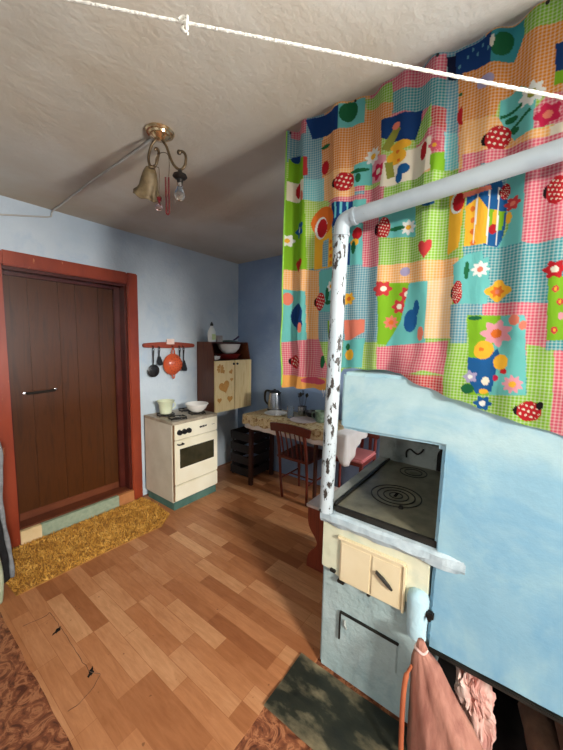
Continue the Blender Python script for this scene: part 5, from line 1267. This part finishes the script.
# clothes line with a knot
bm = B(); a = Vector((0.433, 0.713, 2.2)); b = Vector((0.9, -0.0257, 2.002)); d = (b-a).normalized()
A0 = a-d*0.85; Bq = b+d*(1.735/-d.y-0.03)
pts = []
n = 620
for i in range(n+1):
    t = i/n; p = A0.lerp(Bq, t); pts.append(p)
for s in (0, 1, 2):
    u = d.cross(Vector((0, 0, 1))).normalized(); w = u.cross(d)
    tube(bm, [p+u*0.0017*math.cos(i*0.6+s*2.094)+w*0.0017*math.sin(i*0.6+s*2.094) for i, p in enumerate(pts)], 0.0018, 6)
rp = thing('clothes_line', 'white twisted rope stretched across the room below the ceiling', 'rope', A0)
part('rope', bm, 'rope_white', rp, True)
bm = B(); kc = a+d*0.092; u = d.cross(Vector((0, 0, 1))).normalized(); w = u.cross(d)
tube(bm, spline([kc-d*0.014+u*0.004, kc-d*0.006+w*0.011, kc+u*-0.011, kc+d*0.004-w*0.011, kc+d*0.008+u*0.011, kc+w*0.011, kc-d*0.01-u*0.010, kc-d*0.004-w*0.014, kc+d*0.010-w*0.020], 5), 0.0030, 8); part('knot', bm, 'rope_white', rp, True)
bm = B(); zc = ceil_z(A0.y); tube(bm, spline([Vector((A0.x, A0.y, zc)), Vector((A0.x, A0.y, (zc+A0.z)/2)), A0+Vector((0, 0, -0.006)), A0+Vector((0.012, 0, 0.004))], 5), 0.004, 8); part('hook', bm, 'black_iron', rp, True)

# ------------------------------------------------------------------ coat and cloth at the left edge
def hang(bm, x0, x1, y0, y1, z0, z1, seed, edge):
    nz, na = 24, 36; rings = []
    for j in range(nz+1):
        z = z0+(z1-z0)*j/nz; r = []
        xr = edge(z)
        for k in range(na):
            a = 2*PI*k/na; f = 1+0.08*math.sin(5*a+seed+z*4); cxx = (x0+xr)/2; hw = (xr-x0)/2
            r.append(Vector((cxx+hw*math.copysign(abs(math.cos(a))**0.6, math.cos(a))*(1 if math.cos(a) > 0.5 else f), (y0+y1)/2+(y1-y0)/2*math.sin(a)*f, z)))
        rings.append(r)
    return loft(bm, rings)
co = thing('dark_coat', 'dark coat with a grey edge hanging to the floor left of the brown door', 'coat', (0.30, 2.40, 0.0))
ed = lambda z: 0.462+0.014*math.sin(z*7+1)-0.03*smoothstep(0.75, 0.98, z)
bm = hang(B(), 0.02, 0.46, 2.33, 2.46, 0.034, 0.96, 1.0, ed); part('body', bm, 'coat_dark', co, 'smooth')
bm = B(); tube(bm, [(ed(z)+0.006, 2.375, z) for z in np.linspace(0.042, 0.90, 30)], [0.011+0.002*math.sin(i) for i in range(30)], 8); part('edge_facing', bm, 'coat_grey', co, True, label='grey facing along the coat edge')
bm = B(); tube(bm, [(0.18, 2.40, 0.93), (0.18, 2.45, 1.02), (0.18, 2.60, 1.06), (0.18, 2.795, 1.06)], 0.012, 8); part('hanger_peg', bm, 'chair_wood', co, True)
bm = hang(B(), 0.05, 0.41, 2.20, 2.29, 0.004, 0.42, 2.0, lambda z: 0.405+0.012*math.sin(z*11)-0.02*smoothstep(0.3, 0.42, z))
solo('pale_cloth', bm, 'cloth_pale', 'pale green cloth bundle on the floor at the left edge before the dark coat', 'cloth', 'smooth')

# ------------------------------------------------------------------ light
def area(name, loc, target, sx, sy, power, col):
    l = bpy.data.lights.new(name, 'AREA'); l.shape = 'RECTANGLE'; l.size = sx; l.size_y = sy; l.energy = power; l.color = col
    o = bpy.data.objects.new(name, l); COL.objects.link(o); o.location = loc
    o.rotation_euler = (Vector(target)-Vector(loc)).to_track_quat('-Z', 'Y').to_euler(); return o
area('daylight', (XF-1.6, 1.2, 2.5), (1.24, 0.2, 1.7), 0.5, 0.08, 45, (1.0, 0.98, 0.95))
area('daylight', (-1.0, YR-2.2, 2.62), (0.9, 1.3, 1.0), 0.9, 0.5, 330, (1.0, 0.97, 0.92))
area('bounce_fill', (1.05, YR-1.7, 0.35), (0.6, 1.0, 2.45), 0.7, 1.2, 430, (1.0, 0.98, 0.96))  # added lamp outside the window, fills the ceiling like ground bounce
area('daylight', (2.40, YR-1.2, 2.2), (2.3, 1.5, 0.7), 0.6, 0.6, 120, (1.0, 0.98, 0.95))
w = bpy.data.worlds.new('sky'); SC.world = w; w.use_nodes = True
w.node_tree.nodes['Background'].inputs[0].default_value = (0.75, 0.86, 1.0, 1); w.node_tree.nodes['Background'].inputs[1].default_value = 0.6
SC.view_settings.view_transform = 'Standard'; SC.view_settings.look = 'None'; SC.view_settings.gamma = 1.0; SC.view_settings.use_curve_mapping = False
SC.view_settings.exposure = 0.45
SC.cycles.max_bounces = 8; SC.cycles.diffuse_bounces = 5
